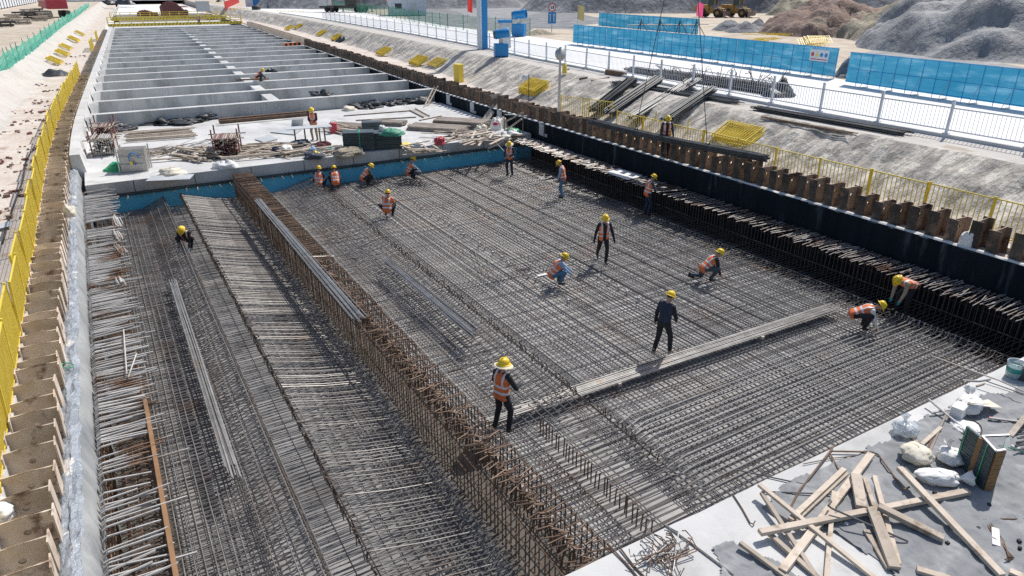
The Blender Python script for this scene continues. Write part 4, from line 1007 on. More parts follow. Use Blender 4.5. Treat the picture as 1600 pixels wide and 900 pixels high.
def pile(name, n, c, half, ang, z, L, wd, th, mat, label, group, cat=None, tube_=False, up=.04, spreadang=.5):
    cx, cy = c
    for i in range(n):
        q = at(cx + J(half[0]), cy + J(half[1]), z); a = ang + J(spreadang); l = L * uni(.6, 1.1); zz = z + .03 + up * rnd() * 6
        d = V((math.cos(a), math.sin(a), J(.04))) * l / 2; q.z = zz; b = MB()
        if tube_: b.tube([q - d, q + d], wd / 2, 7)
        else: b.beam(q - d, q + d, wd, th)
        b.build(name, mat[i % len(mat)] if isinstance(mat, list) else mat, label=label, cat=cat or name.replace('_', ' '), group=group)
pile('scaffold_tube', 14, (250, 240), (16, 3), .2, Z1, 2.2, .055, .05, m_pipe, 'scaffold tube scattered right of the formwork basket', 'scaffold tubes by the basket', tube_=True, spreadang=.8)
pile('scaffold_tube', 20, (500, 240), (34, 5), .1, Z1, 2.4, .055, .05, m_pipe, 'scaffold tube strewn along the slab edge by the clothes heap', 'scaffold tubes along the slab edge', tube_=True, spreadang=.7)
pile('timber', 20, (720, 215), (40, 5), .1, Z1, 2.4, .1, .04, [m_wood, m_wood2], 'timber strewn between the red bag and the right corner sacks', 'timbers before right corner sacks', spreadang=.9)
pile('timber', 16, (530, 205), (14, 5), -1.0, Z1, 1.8, .1, .05, [m_wood2, m_wood], 'timber leaning loose behind the red barrel', 'timbers behind the red barrel', spreadang=.4)
pile('scaffold_tube', 26, (300, 234), (20, 5), .55, Z1, 2.6, .055, .05, m_pipeg, 'pale scaffold tube in the loose heap left of the pipe rack', 'loose scaffold tubes on the far slab', tube_=True)
pile('timber', 26, (312, 247), (26, 6), -1.1, Z1, 2.0, .11, .05, [m_wood, m_wood2], 'short timber in the heap behind the white bags', 'timber heap by the white bags', up=.06)
pile('timber', 40, (420, 238), (36, 7), -.4, Z1, 2.4, .1, .05, [m_wood, m_wood2], 'loose timber strewn in front of the pipe rack and table', 'timbers strewn before the table', spreadang=1.0)
pile('timber', 14, (655, 236), (26, 5), -.7, Z1, 1.8, .1, .04, [m_wood, m_wood2], 'scrap timber right of the dark formwork stacks', 'scrap timbers right of formwork', spreadang=1.3)
pile('timber', 14, (760, 222), (32, 7), .2, Z1, 2.0, .11, .04, [m_wood, m_wood2], 'scrap timber near the bags at the right slab corner', 'scrap timbers at right slab corner', spreadang=1.0)
plank((205, 252), (330, 243), Z1 + .1, .16, .06, None, 'timber', 'long plank lying in front of the grey formwork basket')
plank((345, 247), (478, 236), Z1 + .15, .12, .1, m_wood2, 'timber', 'long grey timber along the slab edge below the pipe rack')
plank((300, 276), (232, 279), Z1 + .02, .9, .02, m_ply, 'plywood_sheet', 'thin grey board overhanging the far slab edge')
def pipes(c, rows, cols, L, ang, r, mat, label, z=Z1):
    q = at(*c, z); t = thing('pipe_stack', label, 'pipe stack', q, rz=ang)
    for i in range(rows):
        for j in range(cols):
            b = MB(); b.tube([(-L / 2 + J(.12), (j + .5 * (i % 2)) * r * 2.1 - cols * r, r + i * r * 1.85), (L / 2 + J(.12), (j + .5 * (i % 2)) * r * 2.1 - cols * r, r + i * r * 1.85)], r, 8); b.build('pipe', mat, t, local=True)
pipes((685, 203), 3, 14, 3.4, R(-48), .045, m_pipe, 'brown tube stack nearest the right pit wall, left half')
pipes((722, 198), 5, 13, 3.2, R(-48), .045, m_pipe, 'higher brown tube stack beside the black right wall')
pipes((545, 198), 2, 10, 2.2, R(-50), .045, m_pipe, 'small tube stack behind the green strapped formwork')
pipes((605, 195), 3, 9, 2.2, R(-42), .045, m_pipe, 'small tube stack behind the dark formwork stacks')
def rack(c, w_, l_, h, label, ang, ends, fill):
    q = at(*c, Z1); t = thing('pipe_rack', label, 'pipe rack', q, rz=ang)
    for x in (-w_ / 2, w_ / 2):
        for y in (-l_ / 2, l_ / 2): b = MB(); b.tube([(x, y, 0), (x, y, h + .45)], .035, 6); b.build('post', m_redend, t, local=True)
    b = MB()
    for z in (.12, h):
        for x in (-w_ / 2, w_ / 2): b.tube([(x, -l_ / 2 - .4, z), (x, l_ / 2 + .3, z)], .028, 6)
        for y in (-l_ / 2, l_ / 2): b.tube([(-w_ / 2 - .3, y, z), (w_ / 2 + .3, y, z)], .028, 6)
    b.build('frame', m_pipe, t, local=True)
    k_ = 0
    for i in range(int(h / .1)):
        for j in range(int(w_ / .1)):
            if rnd() < fill and k_ < 95:
                k_ += 1; b = MB(); y0 = -l_ / 2 + J(.15); p = (-w_ / 2 + .07 + .1 * j, 0, .18 + .095 * i); b.tube([(p[0], y0, p[2]), (p[0], y0 + l_ + J(.1), p[2])], .04, 7); b.build('pipe', ends if rnd() < .6 else m_pipe, t, local=True)
rack((358, 243), 1.15, 1.3, .95, 'dark rack packed with red ended short tubes', R(-14), m_redend, .85)
rack((166, 240), 1.0, 1.2, .8, 'tube rack in the left corner of the far slab', R(-8), m_pipeg, .8)
rack((166, 215), .95, 1.3, .7, 'smaller tube rack behind the corner rack by left wall', R(-8), m_redend, .7)
q = at(213, 266, Z1); t = thing('formwork_basket', 'grey crate of stacked formwork plates with a coiled hose', 'crate', q, rz=-HEAD + .25)
for k_ in range(9): b = MB(); b.box((0, -.28 + .08 * k_, .52), (1.05, .05, .95 + J(.05))); b.build('plate', m_wood2 if k_ % 2 else m_pipeg, t, local=True)
b = MB()
for x in (-.57, .57):
    for y in (-.38, .42): b.tube([(x, y, 0), (x, y, 1.1)], .03, 6)
for z in (.35, .7): b.tube([(-.57, -.38, z), (.57, -.38, z)], .02, 6)
b.build('frame', m_gal, t, local=True)
b = MB(); b.tube([(.1 + .2 * math.cos(a * .5), -.42, .62 + .26 * math.sin(a * .5)) for a in range(11)], .022, 6); b.build('hose', m_bsteel, t, local=True)
b = MB(); b.box((-.02, -.43, .42), (.1, .06, .16)); b.build('yellow_tag', m_yel, t, local=True)
def lump(name, label, c, r, h, mat, z=Z1, n=16, sq=(1, 1), fs=2.5, cat=None, amp=.35, group=None):
    if mat is m_tarp: h *= .62; amp = .7; n = 22
    q = at(*c, z); b = MB(); P = []; k_ = rnd() * 40; ks = 20 if mat is not m_tarp else 34
    for i in range(n + 1):
        p = math.pi / 2 * i / n; row = []
        for j in range(ks + 1):
            a = 2 * math.pi * (j % ks) / ks; x, y = math.cos(a), math.sin(a); f = 1 + amp * nz(x * fs * .5 + k_, y * fs * .5, math.cos(p) * fs * .6) + amp * .4 * nz(x * fs * 1.6 + k_, y * fs * 1.6, p * 4)
            row.append(q + V((x * r * sq[0] * math.sin(p) ** .7 * f, y * r * sq[1] * math.sin(p) ** .7 * f, h * math.cos(p) ** .8 * f if i < n else 0)))
        P.append(row)
    b.grid(P, True); return b.build(name, mat, smooth=True, label=label, cat=cat or name.replace('_', ' '), group=group)
lump('green_cover', 'green plastic cover bunched beside the formwork basket', (184, 265), .5, .3, m_green)
for c, r, h, lb in (((186, 203), .7, .35, 'black tarpaulin at the left foot of the first cross beam'), ((255, 192), 1.0, .5, 'black tarpaulin bundle left of the low dark heap'), ((290, 190), 1.3, .35, 'low black tarpaulin heap under the first cross beam'), ((318, 185), 1.1, .5, 'black tarpaulin heap left of the rusty long beams'), ((565, 166), 1.2, .55, 'largest black tarpaulin heap under the first cross beam'), ((578, 168), .7, .4, 'small black tarpaulin beside the largest heap'), ((612, 164), .6, .35, 'black tarpaulin between the two bigger heaps'), ((630, 161), .9, .5, 'shiny black tarpaulin left of the leaning ladder'), ((655, 160), 1.0, .45, 'black tarpaulin at the foot of the leaning ladder')):
    lump('tarpaulin', lb, c, r, h, m_tarp, amp=.55)
lump('tarpaulin', 'black tarpaulin draped on top of the first cross beam', (503, 148), .7, .4, m_tarp, 2.11, amp=.5)
lump('cement_bag', 'cream bag at the end of the long dark gap under the beam', (546, 172), .5, .25, m_bagc)
for pts, lb in ((((422, 206), (460, 210), (473, 201), (452, 196)), 'grey plywood sheet lying behind the worktable'), (((455, 198), (473, 198), (474, 186), (456, 187)), 'plywood sheet propped up behind the worktable'), (((398, 217), (412, 222), (434, 217), (420, 210)), 'small grey plywood sheet left of the worktable'), (((400, 182), (412, 179), (406, 174), (340, 178), (342, 183)), 'white board lying before the first cross beam')):
    b = MB(); zt = .5 if 'propped' in lb else 0; P = [at(x, y, Z1 + .06 + (zt if y < 190 and zt else 0)) for x, y in pts]; n = len(P); b.add(P + [p - V((0, 0, .03)) for p in P], [tuple(range(n)), tuple(range(2 * n - 1, n - 1, -1))] + [(i, (i + 1) % n, n + (i + 1) % n, n + i) for i in range(n)]); b.build('plywood_sheet', m_ply if 'white' not in lb else m_slab, label=lb, cat='plywood')
q = at(486, 226, Z1); t = thing('worktable', 'worktable with a grey sheet top on brown legs', 'table', q, rz=-.15)
b = MB(); b.box((0, .2, .88), (2.3, .8, .03)); b.build('table_top', m_ply, t, local=True)
for x in (-.75, -.25, .75):
    b = MB(); b.box((x, 0, .43), (.07, .07, .87)); b.build('leg', m_rust, t, local=True)
b = MB(); b.box((.55, .5, .43), (.07, .07, .87)); b.build('leg', m_rust, t, local=True)
q = at(522, 208, Z1); t = thing('barrel', 'small red barrel right of the worktable', 'barrel', q); b = MB(); b.lathe((0, 0, 0), [(.001, 0), (.2, 0), (.21, .03), (.19, .2), (.21, .3), (.19, .42), (.21, .55), (.2, .58), (.001, .56)], 16); b.build('drum', m_redp, t, local=True, smooth=True)
b = MB(); b.tube([(-.2, 0, .55), (-.12, 0, .68), (.12, 0, .68), (.2, 0, .55)], .015, 5); b.build('handle', m_dkst, t, local=True)
def formstack(c, w_, d_, h, n, lab, ang, straps):
    q = at(*c, Z1); t = thing('formwork_stack', lab, 'formwork stack', q, rz=ang)
    for i in range(n): b = MB(); b.box((J(.03), J(.03), h * (i + .5) / n), (w_, d_, h / n * .8)); b.box((w_ / 2, 0, h * (i + .5) / n), (.03, d_, h / n * .95)); b.box((-w_ / 2, 0, h * (i + .5) / n), (.03, d_, h / n * .95)); b.build('form_panel', m_formst, t, local=True)
    for x in straps: b = MB(); b.box((x, -d_ / 2 - .03, h / 2), (.05, .02, h + .03)); b.box((x, 0, h + .012), (.05, d_, .01)); b.build('strap', m_green, t, local=True)
formstack((562, 234), 1.5, .9, .95, 12, 'dark formwork panel stack tied with a green strap', -.35, (.05,))
formstack((606, 231), 1.4, .9, .85, 10, 'dark formwork stack topped with green netting and white helmet bag', -.35, ())
formstack((582, 206), 1.1, .6, .6, 7, 'smaller formwork stack behind the two large ones', -.35, ())
lump('netting', 'olive green net lying on the right formwork stack', (612, 210), .55, .28, m_gfence, Z1 + .82)
lump('plastic_bag', 'small white bag on top of the right formwork stack', (597, 204), .17, .26, m_bag, Z1 + .85)
for c, r, h, m_, lb in (((449, 238), .36, .34, m_bag, 'round white bag left of the clothes heap'), ((492, 246), .5, .3, m_slate, 'dark heap of clothes at the slab edge'), ((489, 243), .26, .38, m_lblue, 'blue garment on the clothes heap'), ((496, 247), .2, .32, m_yel, 'yellow garment on the clothes heap'), ((432, 242), .22, .35, m_navy, 'small navy bag standing among the strewn timber'), ((545, 241), .7, .3, m_olive, 'bristly brown bundle at the edge under the strapped stack'), ((632, 228), .36, .16, m_yel, 'yellow plastic bag right of the formwork stacks'), ((687, 225), .3, .34, m_redp, 'red bag at the slab edge'), ((652, 228), .4, .2, m_bag, 'white bag between red and yellow bags'), ((775, 202), .35, .6, m_bag, 'white sack with a red cap behind right corner posts'), ((785, 198), .35, .5, m_bagc, 'cream sack next to the white sack at right corner'), ((752, 205), .35, .35, m_bagc, 'low cream sack at the end of the brown tubes'), ((798, 212), .45, .3, m_bag, 'pale bag under the slanted poles at right corner'), ((800, 206), .4, .22, m_green, 'green bag among sacks at the right corner'), ((742, 215), .5, .15, m_bag, 'flat white sheet heap left of right corner sacks'), ((790, 217), .35, .2, m_bagc, 'small cream bag at the very edge right corner'), ((343, 262), .3, .25, m_clear, 'clear plastic bag left of the two white bags'), ((355, 261), .45, .3, m_bag, 'white bag at the slab edge below the pipe rack'), ((270, 272), .5, .28, m_bagc, 'torn cream paper bag on the overhanging board'), ((519, 238), .35, .2, m_teal, 'teal rag bundle near the clothes heap'), ((505, 231), .4, .28, m_maroon, 'maroon cloth heap beneath the worktable'), ((470, 229), .5, .34, m_slate, 'grey blue sack under the worktable left end')):
    lump('bag' if 'bag' in lb or 'sack' in lb else 'heap', lb, c, r, h, m_, cat='bag' if 'bag' in lb or 'sack' in lb else 'heap')
lump('cap', 'red cap lying on the white sack', (775, 195), .16, .14, m_redp, Z1 + .55)
q = at(566, 242, Z1); b = MB(); b.lathe((0, 0, 0), [(.001, 0), (.05, 0), (.05, .2), (.02, .28), (.02, .33), (.001, .33)], 10); o = b.build('bottle', m_clear, local=True, smooth=True, label='clear water bottle on the slab edge', cat='bottle'); o.location = q
for a, c, lb in (((537, 181), (640, 173), 'thin long bar lying on clear part of far slab'), ((556, 188), (650, 183), 'second thin bar parallel to the first on far slab'), ((655, 188), (690, 181), 'thin bar beside the brown tube stacks')):
    b = MB(); b.tube([at(*a, Z1 + .04), at(*c, Z1 + .04)], .035, 6); b.build('scaffold_tube', m_rust, label=lb, cat='bar')
t = thing('ladder', 'grey ladder frame lying flat on the far slab', 'ladder', at(655, 177, Z1))
p = [at(x, y, Z1 + .05) for x, y in ((640, 172), (662, 183), (649, 169), (671, 181))]
for i in (0, 2): b = MB(); b.beam(p[i], p[i + 1], .07, .07); b.build('rail', m_wood2, t)
for i in range(7): b = MB(); s = (i + .5) / 7; b.tube([lerp(p[0], p[1], s), lerp(p[2], p[3], s)], .02, 5); b.build('rung', m_wood2, t)
t = thing('ladder', 'wooden ladder leaning up against the right end of cross beam', 'ladder', at(664, 166, Z1))
p = [at(662, 168, Z1), at(679, 134, 2.3), at(668, 166, Z1), at(684, 135, 2.3)]
for i in (0, 2): b = MB(); b.tube([p[i], p[i + 1]], .045, 6); b.build('rail', m_wood, t)
for i in range(5): b = MB(); s = (i + .5) / 5; b.tube([lerp(p[0], p[1], s), lerp(p[2], p[3], s)], .025, 5); b.build('rung', m_wood, t)
b = MB(); b.beam(at(757, 190, Z1 + .02), at(782, 154, 2.5), .55, .05); b.build('board', m_wood2, label='wide grey board leaning on the black right wall', cat='board')
b = MB(); p = [at(x, y, z) for x, y, z in ((766, 148, 2.75), (786, 144, 2.8), (780, 155, 2.3), (768, 158, 2.3))]; b.add(p + [x + V((.03, .03, -.03)) for x in p], [(0, 1, 2, 3), (7, 6, 5, 4), (0, 4, 5, 1), (1, 5, 6, 2), (2, 6, 7, 3), (3, 7, 4, 0)]); b.build('plywood_sheet', m_ply, label='grey sheet hung over the piles above the leaning board', cat='sheet')
for a, c, lb in (((783, 209), (815, 186), 'pale pole leaning at the right slab corner'), ((779, 196), (817, 176), 'second pole slanting up at the right slab corner')):
    b = MB(); b.tube([at(*a, Z1 + .03), at(*c, 2.3)], .05, 6); b.build('pole', m_wood, label=lb, cat='pole')
for (x, y), lb in (((817, 209), 'rusty upright bar at the right corner near the wall'), ((788, 206), 'rusty upright bar between the right corner sacks'), ((850, 216), 'rusty upright bar against the black wall')):
    q = at(x, y, Z1); b = MB(); b.tube([q, q + V((0, 0, 1.1))], .03, 6); b.build('post', m_rust, label=lb, cat='post')
b = MB(); b.tube([at(788, 190, 1.4), at(788, 179, 1.9), at(800, 179, 2.1), at(838, 182, 2.1)], .025, 6); b.build('pipe', m_wht, label='bent white pipe rail at the right slab corner', cat='pipe')
plank((776, 214), (820, 212), Z1 + .02, .12, .08, m_rust, 'timber', 'brown timber at the right edge of far slab')
b = MB(); b.tube([at(774, 222, 1.3), at(794, 243, .5)], .02, 5); b.build('rope', m_bag, label='thin pale line hanging over the slab edge by standing man', cat='rope')
for x, y in ((402, 128), (376, 124)):
    pass
b = MB(); b.tube([at(368, 125, 2.2), at(420, 123, 2.2)], .06, 6); b.build('pipe', m_rust, label='long rusty tube across beams beside the crouching far worker', cat='pipe')
lump('tarpaulin', 'black tarpaulin on the beam right of the far worker', (424, 112), .5, .35, m_tarp, 2.12)
t = thing('barrier', 'orange and black striped barrier plank lying across far beams', 'barrier', at(455, 70, 2.12)); b = MB(); a, c = at(443, 71, 2.2), at(470, 69, 2.2); b.beam(a, c, .1, .5); b.build('plank', m_orange, t)
for i in range(4): q = lerp(a, c, (i + .4) / 4) + V((0, -.06, 0)); b = MB(); b.box(q, (.5, .02, .4)); b.build('stripe', m_blk, t)
# ---------------------------------------------------------------- people
def ik(a, c, l1, l2, pole):
    a, c = V(a), V(c); d = c - a; L = min(max(d.length, .05), (l1 + l2) * .995); dn = d.normalized(); c = a + dn * L
    x = (l1 * l1 - l2 * l2 + L * L) / (2 * L); h = math.sqrt(max(l1 * l1 - x * x, 0))
    p = V(pole); p = p - dn * p.dot(dn); p = p.normalized() if p.length > 1e-5 else dn.orthogonal()
    return a + dn * x + p * h, c
def fuse(b, vox, mats, name, parent, sel=None):
    """melt the overlapping limbs of b into one continuous skin"""
    o = bpy.data.objects.new('tmp', b.mesh('tmp', mats)); C.objects.link(o)
    r = o.modifiers.new('r', 'REMESH'); r.mode = 'VOXEL'; r.voxel_size = vox
    s = o.modifiers.new('s', 'SMOOTH'); s.factor = .5; s.iterations = 3
    me = bpy.data.meshes.new_from_object(o.evaluated_get(bpy.context.evaluated_depsgraph_get()))
    bpy.data.objects.remove(o); me.name = name
    while len(me.materials) < len(mats): me.materials.append(mats[len(me.materials)])
    for i, m in enumerate(mats): me.materials[i] = m
    me.polygons.foreach_set('use_smooth', [True] * len(me.polygons))
    if sel:
        for p in me.polygons: p.material_index = sel(p.center)
    o = bpy.data.objects.new(name, me); C.objects.link(o)
    if parent: o.parent = parent
    return o
def person(px, py, z, face, label, pel, lean, hands, feet, top=None, legs=None, sleeve=None, vest=True, openv=False, straw=False, look=.3, turn=0.0, boots=None, gloves=None, knees=None, sc=1.0, group=None):
    top = top or m_navy; legs = legs or m_blk; sleeve = sleeve or top
    q = at(px, py, z); t = thing('person', label, 'person', q, group, rz=-(HEAD + R(face))); t.scale = (sc, sc, sc)
    P = V((0, pel[0], pel[1])); le = R(lean); sp = V((0, math.sin(le), math.cos(le))); fw = V((0, math.cos(le), -math.sin(le))); X = V((1, 0, 0))
    N = P + sp * .52; hl = le * .45 + look; hu = V((0, math.sin(hl), math.cos(hl)))
    hf = V((math.sin(turn) * math.cos(hl), math.cos(turn) * math.cos(hl), -math.sin(hl))); hx = hf.cross(hu).normalized(); hf = hu.cross(hx)
    HM = Matrix((hx, hf, hu)).transposed(); Hc = N + (sp * .4 + hu * .6).normalized() * .17 + hf * .02
    sh = [N + X * s * .185 - sp * .055 for s in (-1, 1)]; hp = [P + X * s * .09 for s in (-1, 1)]
    kn, an = [], []
    for i, s in enumerate((-1, 1)):
        kp = knees[i] if knees else (s * .25, 1, .25)
        k_, a_ = ik(hp[i], V((feet[i][0], feet[i][1], feet[i][2] + .09)), .44, .43, kp); kn.append(k_); an.append(a_)
    el, hd = [], []
    for i, s in enumerate((-1, 1)):
        e_, h_ = ik(sh[i], V(hands[i]), .29, .26, (s * .7, -.6, -.3)); el.append(e_); hd.append(h_)
    def limbs(b, g, arms=True, lg=True, torso=True, full=True):
        if lg:
            for i in (0, 1): b.capsule(hp[i] + V((0, 0, 0)), kn[i], .088 + g, .06 + g); b.capsule(kn[i], an[i] + V((0, 0, .0 if full else .02)), .058 + g, (.042 + g * 1.4))
            b.capsule(hp[0], hp[1], .105 + g, .105 + g)
        if torso:
            b.capsule(P - X * .065, P - X * .055 + sp * .2, .105 + g, .10 + g); b.capsule(P + X * .065, P + X * .055 + sp * .2, .105 + g, .10 + g)
            b.capsule(P - X * .055 + sp * .2, P - X * .085 + sp * .38, .10 + g, .105 + g); b.capsule(P + X * .055 + sp * .2, P + X * .085 + sp * .38, .10 + g, .105 + g)
            b.capsule(P + X * .0 + sp * .1, P + sp * .4, .105 + g, .11 + g); b.capsule(sh[0], sh[1], .062 + g, .062 + g)
            b.capsule(P - X * .085 + sp * .36, sh[0] + X * .04, .10 + g, .07 + g); b.capsule(P + X * .085 + sp * .36, sh[1] - X * .04, .10 + g, .07 + g)
        if arms:
            for i in (0, 1): b.capsule(sh[i], el[i], .054 + g, .044 + g); b.capsule(el[i], hd[i], .043 + g, .030 + g)
    b = MB(); limbs(b, -.012)
    b.capsule(N - sp * .04, Hc - hu * .06, .056, .052); b.ell(Hc, (.076, .094, .115), HM); b.ell(Hc - hu * .07 + hf * .03, (.05, .055, .05), HM)
    b.capsule(Hc + hf * .085 + hu * .015, Hc + hf * .108 - hu * .03, .012, .016)
    for s in (-1, 1): b.ell(Hc + hx * s * .076 - hu * .005, (.012, .025, .033), HM)
    body = fuse(b, .0135, [m_skin], 'body', t)
    # hands: palm, four bent fingers and a thumb, rooted in the wrist
    for i, s in enumerate((-1, 1)):
        d = (hd[i] - el[i]).normalized(); d = (d + V((0, 0, -.25))).normalized(); sx = d.cross(V((0, 1, .2))).normalized(); nrm = sx.cross(d)
        b = MB(); b.capsule(hd[i], hd[i] + d * .08 + sx * .018, .028, .022, 8); b.capsule(hd[i], hd[i] + d * .08 - sx * .018, .028, .022, 8)
        for f in range(4):
            r0 = hd[i] + d * .075 + sx * (.028 - .0187 * f); L = (.036, .042, .04, .032)[f]; k1 = r0 + (d * .9 + nrm * .35).normalized() * L; k2 = k1 + (d * .55 + nrm * .8).normalized() * L * .8
            b.capsule(r0, k1, .0095, .0085, 7, 2); b.capsule(k1, k2, .0085, .0075, 7, 2)
        r0 = hd[i] + d * .02 + sx * .03; k1 = r0 + (d * .6 + sx * .7).normalized() * .045; b.capsule(r0, k1, .012, .010, 7, 2); b.capsule(k1, k1 + (d * .8 + nrm * .4).normalized() * .03, .010, .008, 7, 2)
        b.build('glove' if gloves else 'hand', gloves or m_skin, t, local=True, smooth=True)
    for s in (-1, 1):
        b = MB(); b.ell(Hc + hf * .088 + hx * s * .032 + hu * .018, (.012, .008, .008), HM, 8, 6); b.build('eye', m_eye, body, local=True)
    b = MB(); b.ell(Hc + hf * .094 - hu * .06, (.022, .007, .006), HM, 8, 6); b.build('mouth', m_maroon, body, local=True)
    b = MB(); b.ell(Hc - hf * .018 + hu * .03, (.083, .09, .10), HM); b.build('hair', m_hair, t, local=True, smooth=True)
    b = MB(); limbs(b, .012, arms=False, torso=False, full=False); b.capsule(P - X * .06, P - X * .06 + sp * .12, .112, .108); b.capsule(P + X * .06, P + X * .06 + sp * .12, .112, .108)
    fuse(b, .017, [legs], 'trousers', t)
    b = MB(); limbs(b, .012, lg=False); b.capsule(P, P + sp * .1, .115, .11)
    Ps = V(P)
    fuse(b, .016, [top, sleeve], 'jacket', t, (lambda c: 1 if abs((c - Ps).dot(X)) > .20 or (c - Ps).dot(fw) > .16 else 0) if sleeve is not top else None)
    if vest:
        b = MB()
        for s in (-1, 1):
            b.capsule(P + X * s * .07 - sp * .02, P + X * s * .06 + sp * .2, .132, .125); b.capsule(P + X * s * .06 + sp * .2, P + X * s * .085 + sp * .38, .125, .132); b.capsule(P + X * s * .08 + sp * .36, P + X * s * .115 + sp * .47, .128, .082)
        b.capsule(P, P + sp * .4, .13, .135)
        def sel(c):
            d = c - Ps; tt = d.dot(sp) / .52; x = abs(d.dot(X)); f = d.dot(fw)
            if openv and f > .02 and x < .055 + .05 * max(0, tt - .5): return 2
            if .10 < tt < .20 or .38 < tt < .48: return 1
            if tt >= .48 and .085 < x < .135: return 1
            return 0
        fuse(b, .0135, [m_orange, m_refl, m_blk], 'vest', t, sel)
    for i in (0, 1):
        f = V((feet[i][0], feet[i][1], feet[i][2])); toe = V((.12 * (-1, 1)[i] * .4, 1, 0)).normalized()
        lift = feet[i][3] if len(feet[i]) > 3 else 0
        fz = V((0, 0, 1)); td = (toe - V((0, 0, lift))).normalized()
        b = MB(); b.capsule(an[i] - V((0, 0, .035)) - td * .03, an[i] - V((0, 0, .05)) + td * .15, .047, .038, 10); b.capsule(an[i] - V((0, 0, .04)), an[i] + V((0, 0, .06)), .05, .052, 10)
        fuse(b, .014, [boots or m_boot], 'boot', t)
    b = MB(); o_ = Hc + hu * .035 - hf * .008
    b.lathe(o_, [(.116, -.012), (.118, .02), (.112, .06), (.094, .095), (.062, .118), (.028, .128), (.001, .13)], 20, HM, .95, 1.12)
    b.lathe(o_, [(.112, -.02), (.150, -.024), (.152, -.016), (.116, -.004)], 20, HM, .95, 1.14)
    b.beam(o_ + hu * .128 - hf * .08, o_ + hu * .128 + hf * .08, .02, .018, hu); b.beam(o_ + hf * .12 - hu * .018, o_ + hf * .185 - hu * .028, .13, .012, hu)
    b.build('helmet', m_hat, t, local=True, smooth=True)
    if straw:
        b = MB(); b.lathe(o_, [(.11, -.015), (.16, -.03), (.208, -.05), (.213, -.057), (.16, -.042), (.11, -.025)], 24, HM); b.build('straw_brim', m_straw, t, local=True, smooth=True)
    return t
ST = dict(pel=(0, .93), lean=4, hands=[(-.27, .05, .82), (.27, .05, .82)], feet=[(-.12, 0, 0), (.12, .04, 0)])
SQ = dict(pel=(-.14, .33), lean=34, hands=[(-.12, .50, .28), (.12, .52, .26)], feet=[(-.15, .12, 0), (.15, .10, 0)], knees=[(-.5, 1, .6), (.5, 1, .6)])
def mk(base, **kw): d = dict(base); d.update(kw); return d
Z0 = .05
person(295, 388, .03, 175, 'worker in black crouching alone on the left bay mat', **mk(SQ, top=m_blk, look=.5, lean=42, hands=[(-.18, .46, .12), (.16, .48, .14)], gloves=m_lblue, openv=True))
person(493, 219, Z1, 185, 'worker standing behind the worktable on the far slab', **mk(ST, top=m_maroon, legs=m_khaki, look=.55, hands=[(-.08, .28, 1.0), (.08, .28, 1.0)]))
person(500, 296, Z0, 5, 'leftmost of two workers squatting by the blue board', **mk(SQ, top=m_navy, lean=24, look=.1))
person(525, 294, Z0, -15, 'worker with maroon sleeves squatting second from left by the blue board', **mk(SQ, top=m_maroon, lean=36, look=.2))
person(572, 288, Z0, 62, 'worker with dark grey sleeves squatting third along the blue board', **mk(SQ, top=m_slate, lean=40, hands=[(-.1, .40, .18), (.18, .52, .02)], look=.3))
person(642, 279, Z0, 60, 'worker with white sleeves squatting at right along the blue board', **mk(SQ, top=m_navy, sleeve=m_bag, lean=26, hands=[(-.06, .48, .32), (.12, .52, .30)]))
person(607, 338, Z0, 8, 'worker with pale neck cloth squatting alone mid mat with his back turned', **mk(SQ, top=m_orange, straw=False, lean=22, look=.25, knees=[(-1.0, .8, .5), (.4, 1, .6)], hands=[(-.1, .5, .3), (.14, .5, .3)]))
person(797, 274, Z0, 205, 'worker in straw brimmed helmet standing at the right end of blue board', **mk(ST, top=m_navy, legs=m_navy, straw=True, look=.35, hands=[(-.12, .3, 1.05), (.14, .28, 1.0)]))
person(879, 309, Z0, -75, 'worker in blue jeans standing with head bowed near the shaded cage', **mk(ST, top=m_slate, sleeve=m_lblue, legs=m_jean, look=.75, lean=10, hands=[(-.15, .22, .85), (.12, .25, .88)]))
person(1009, 335, Z0, 75, 'worker standing against the shaded right cage reaching over it', **mk(ST, top=m_slate, legs=m_navy, look=.5, lean=14, hands=[(-.08, .42, 1.02), (.15, .40, .98)]))
person(1038, 243, 2.06, 180, 'worker standing behind the hanging bundle on the right bench', **mk(ST, top=m_navy, look=.35, openv=True, hands=[(-.3, .1, .85), (.26, .15, .85)]))
person(942, 410, Z0, 172, 'worker walking toward the camera in open vest over black clothes', **mk(ST, top=m_blk, openv=True, look=.2, hands=[(-.33, .14, .84), (.33, -.06, .84)], feet=[(-.07, .12, 0), (.09, -.46, .10, .8)], pel=(-.08, .92), gloves=m_blk))
person(869, 443, Z0, 82, 'worker in pale blue shirt and jeans squatting mid mat', **mk(SQ, top=m_lblue, legs=m_jean, lean=32, look=.35, hands=[(-.02, .62, .30), (.14, .6, .24)]))
person(1103, 437, Z0, 80, 'worker leaning on one hand with a leg stretched back', pel=(-.12, .42), lean=46, hands=[(-.12, .40, .15), (.16, .46, .05)], feet=[(-.28, -.46, 0, .4), (.14, .10, 0)], top=m_blk, legs=m_slate, look=.15, knees=[(-.3, .6, -.6), (.4, 1, .6)])
person(1033, 553, .16, 48, 'worker in dark grey without a vest walking on the long bundle', **mk(ST, vest=False, top=m_navy, sleeve=m_blk, legs=m_blk, boots=m_khaki, look=.5, lean=8, hands=[(-.30, .02, .80), (.18, .26, .95)], feet=[(-.14, -.14, 0), (.13, .18, 0)], gloves=m_khaki))
person(784, 672, Z0, 42, 'large nearest worker in straw brimmed helmet with black jacket', **mk(ST, top=m_blk, straw=True, look=.15, hands=[(-.16, .30, 1.08), (.22, .32, 1.10)], feet=[(-.17, -.02, 0), (.17, .04, 0)], gloves=m_slate))
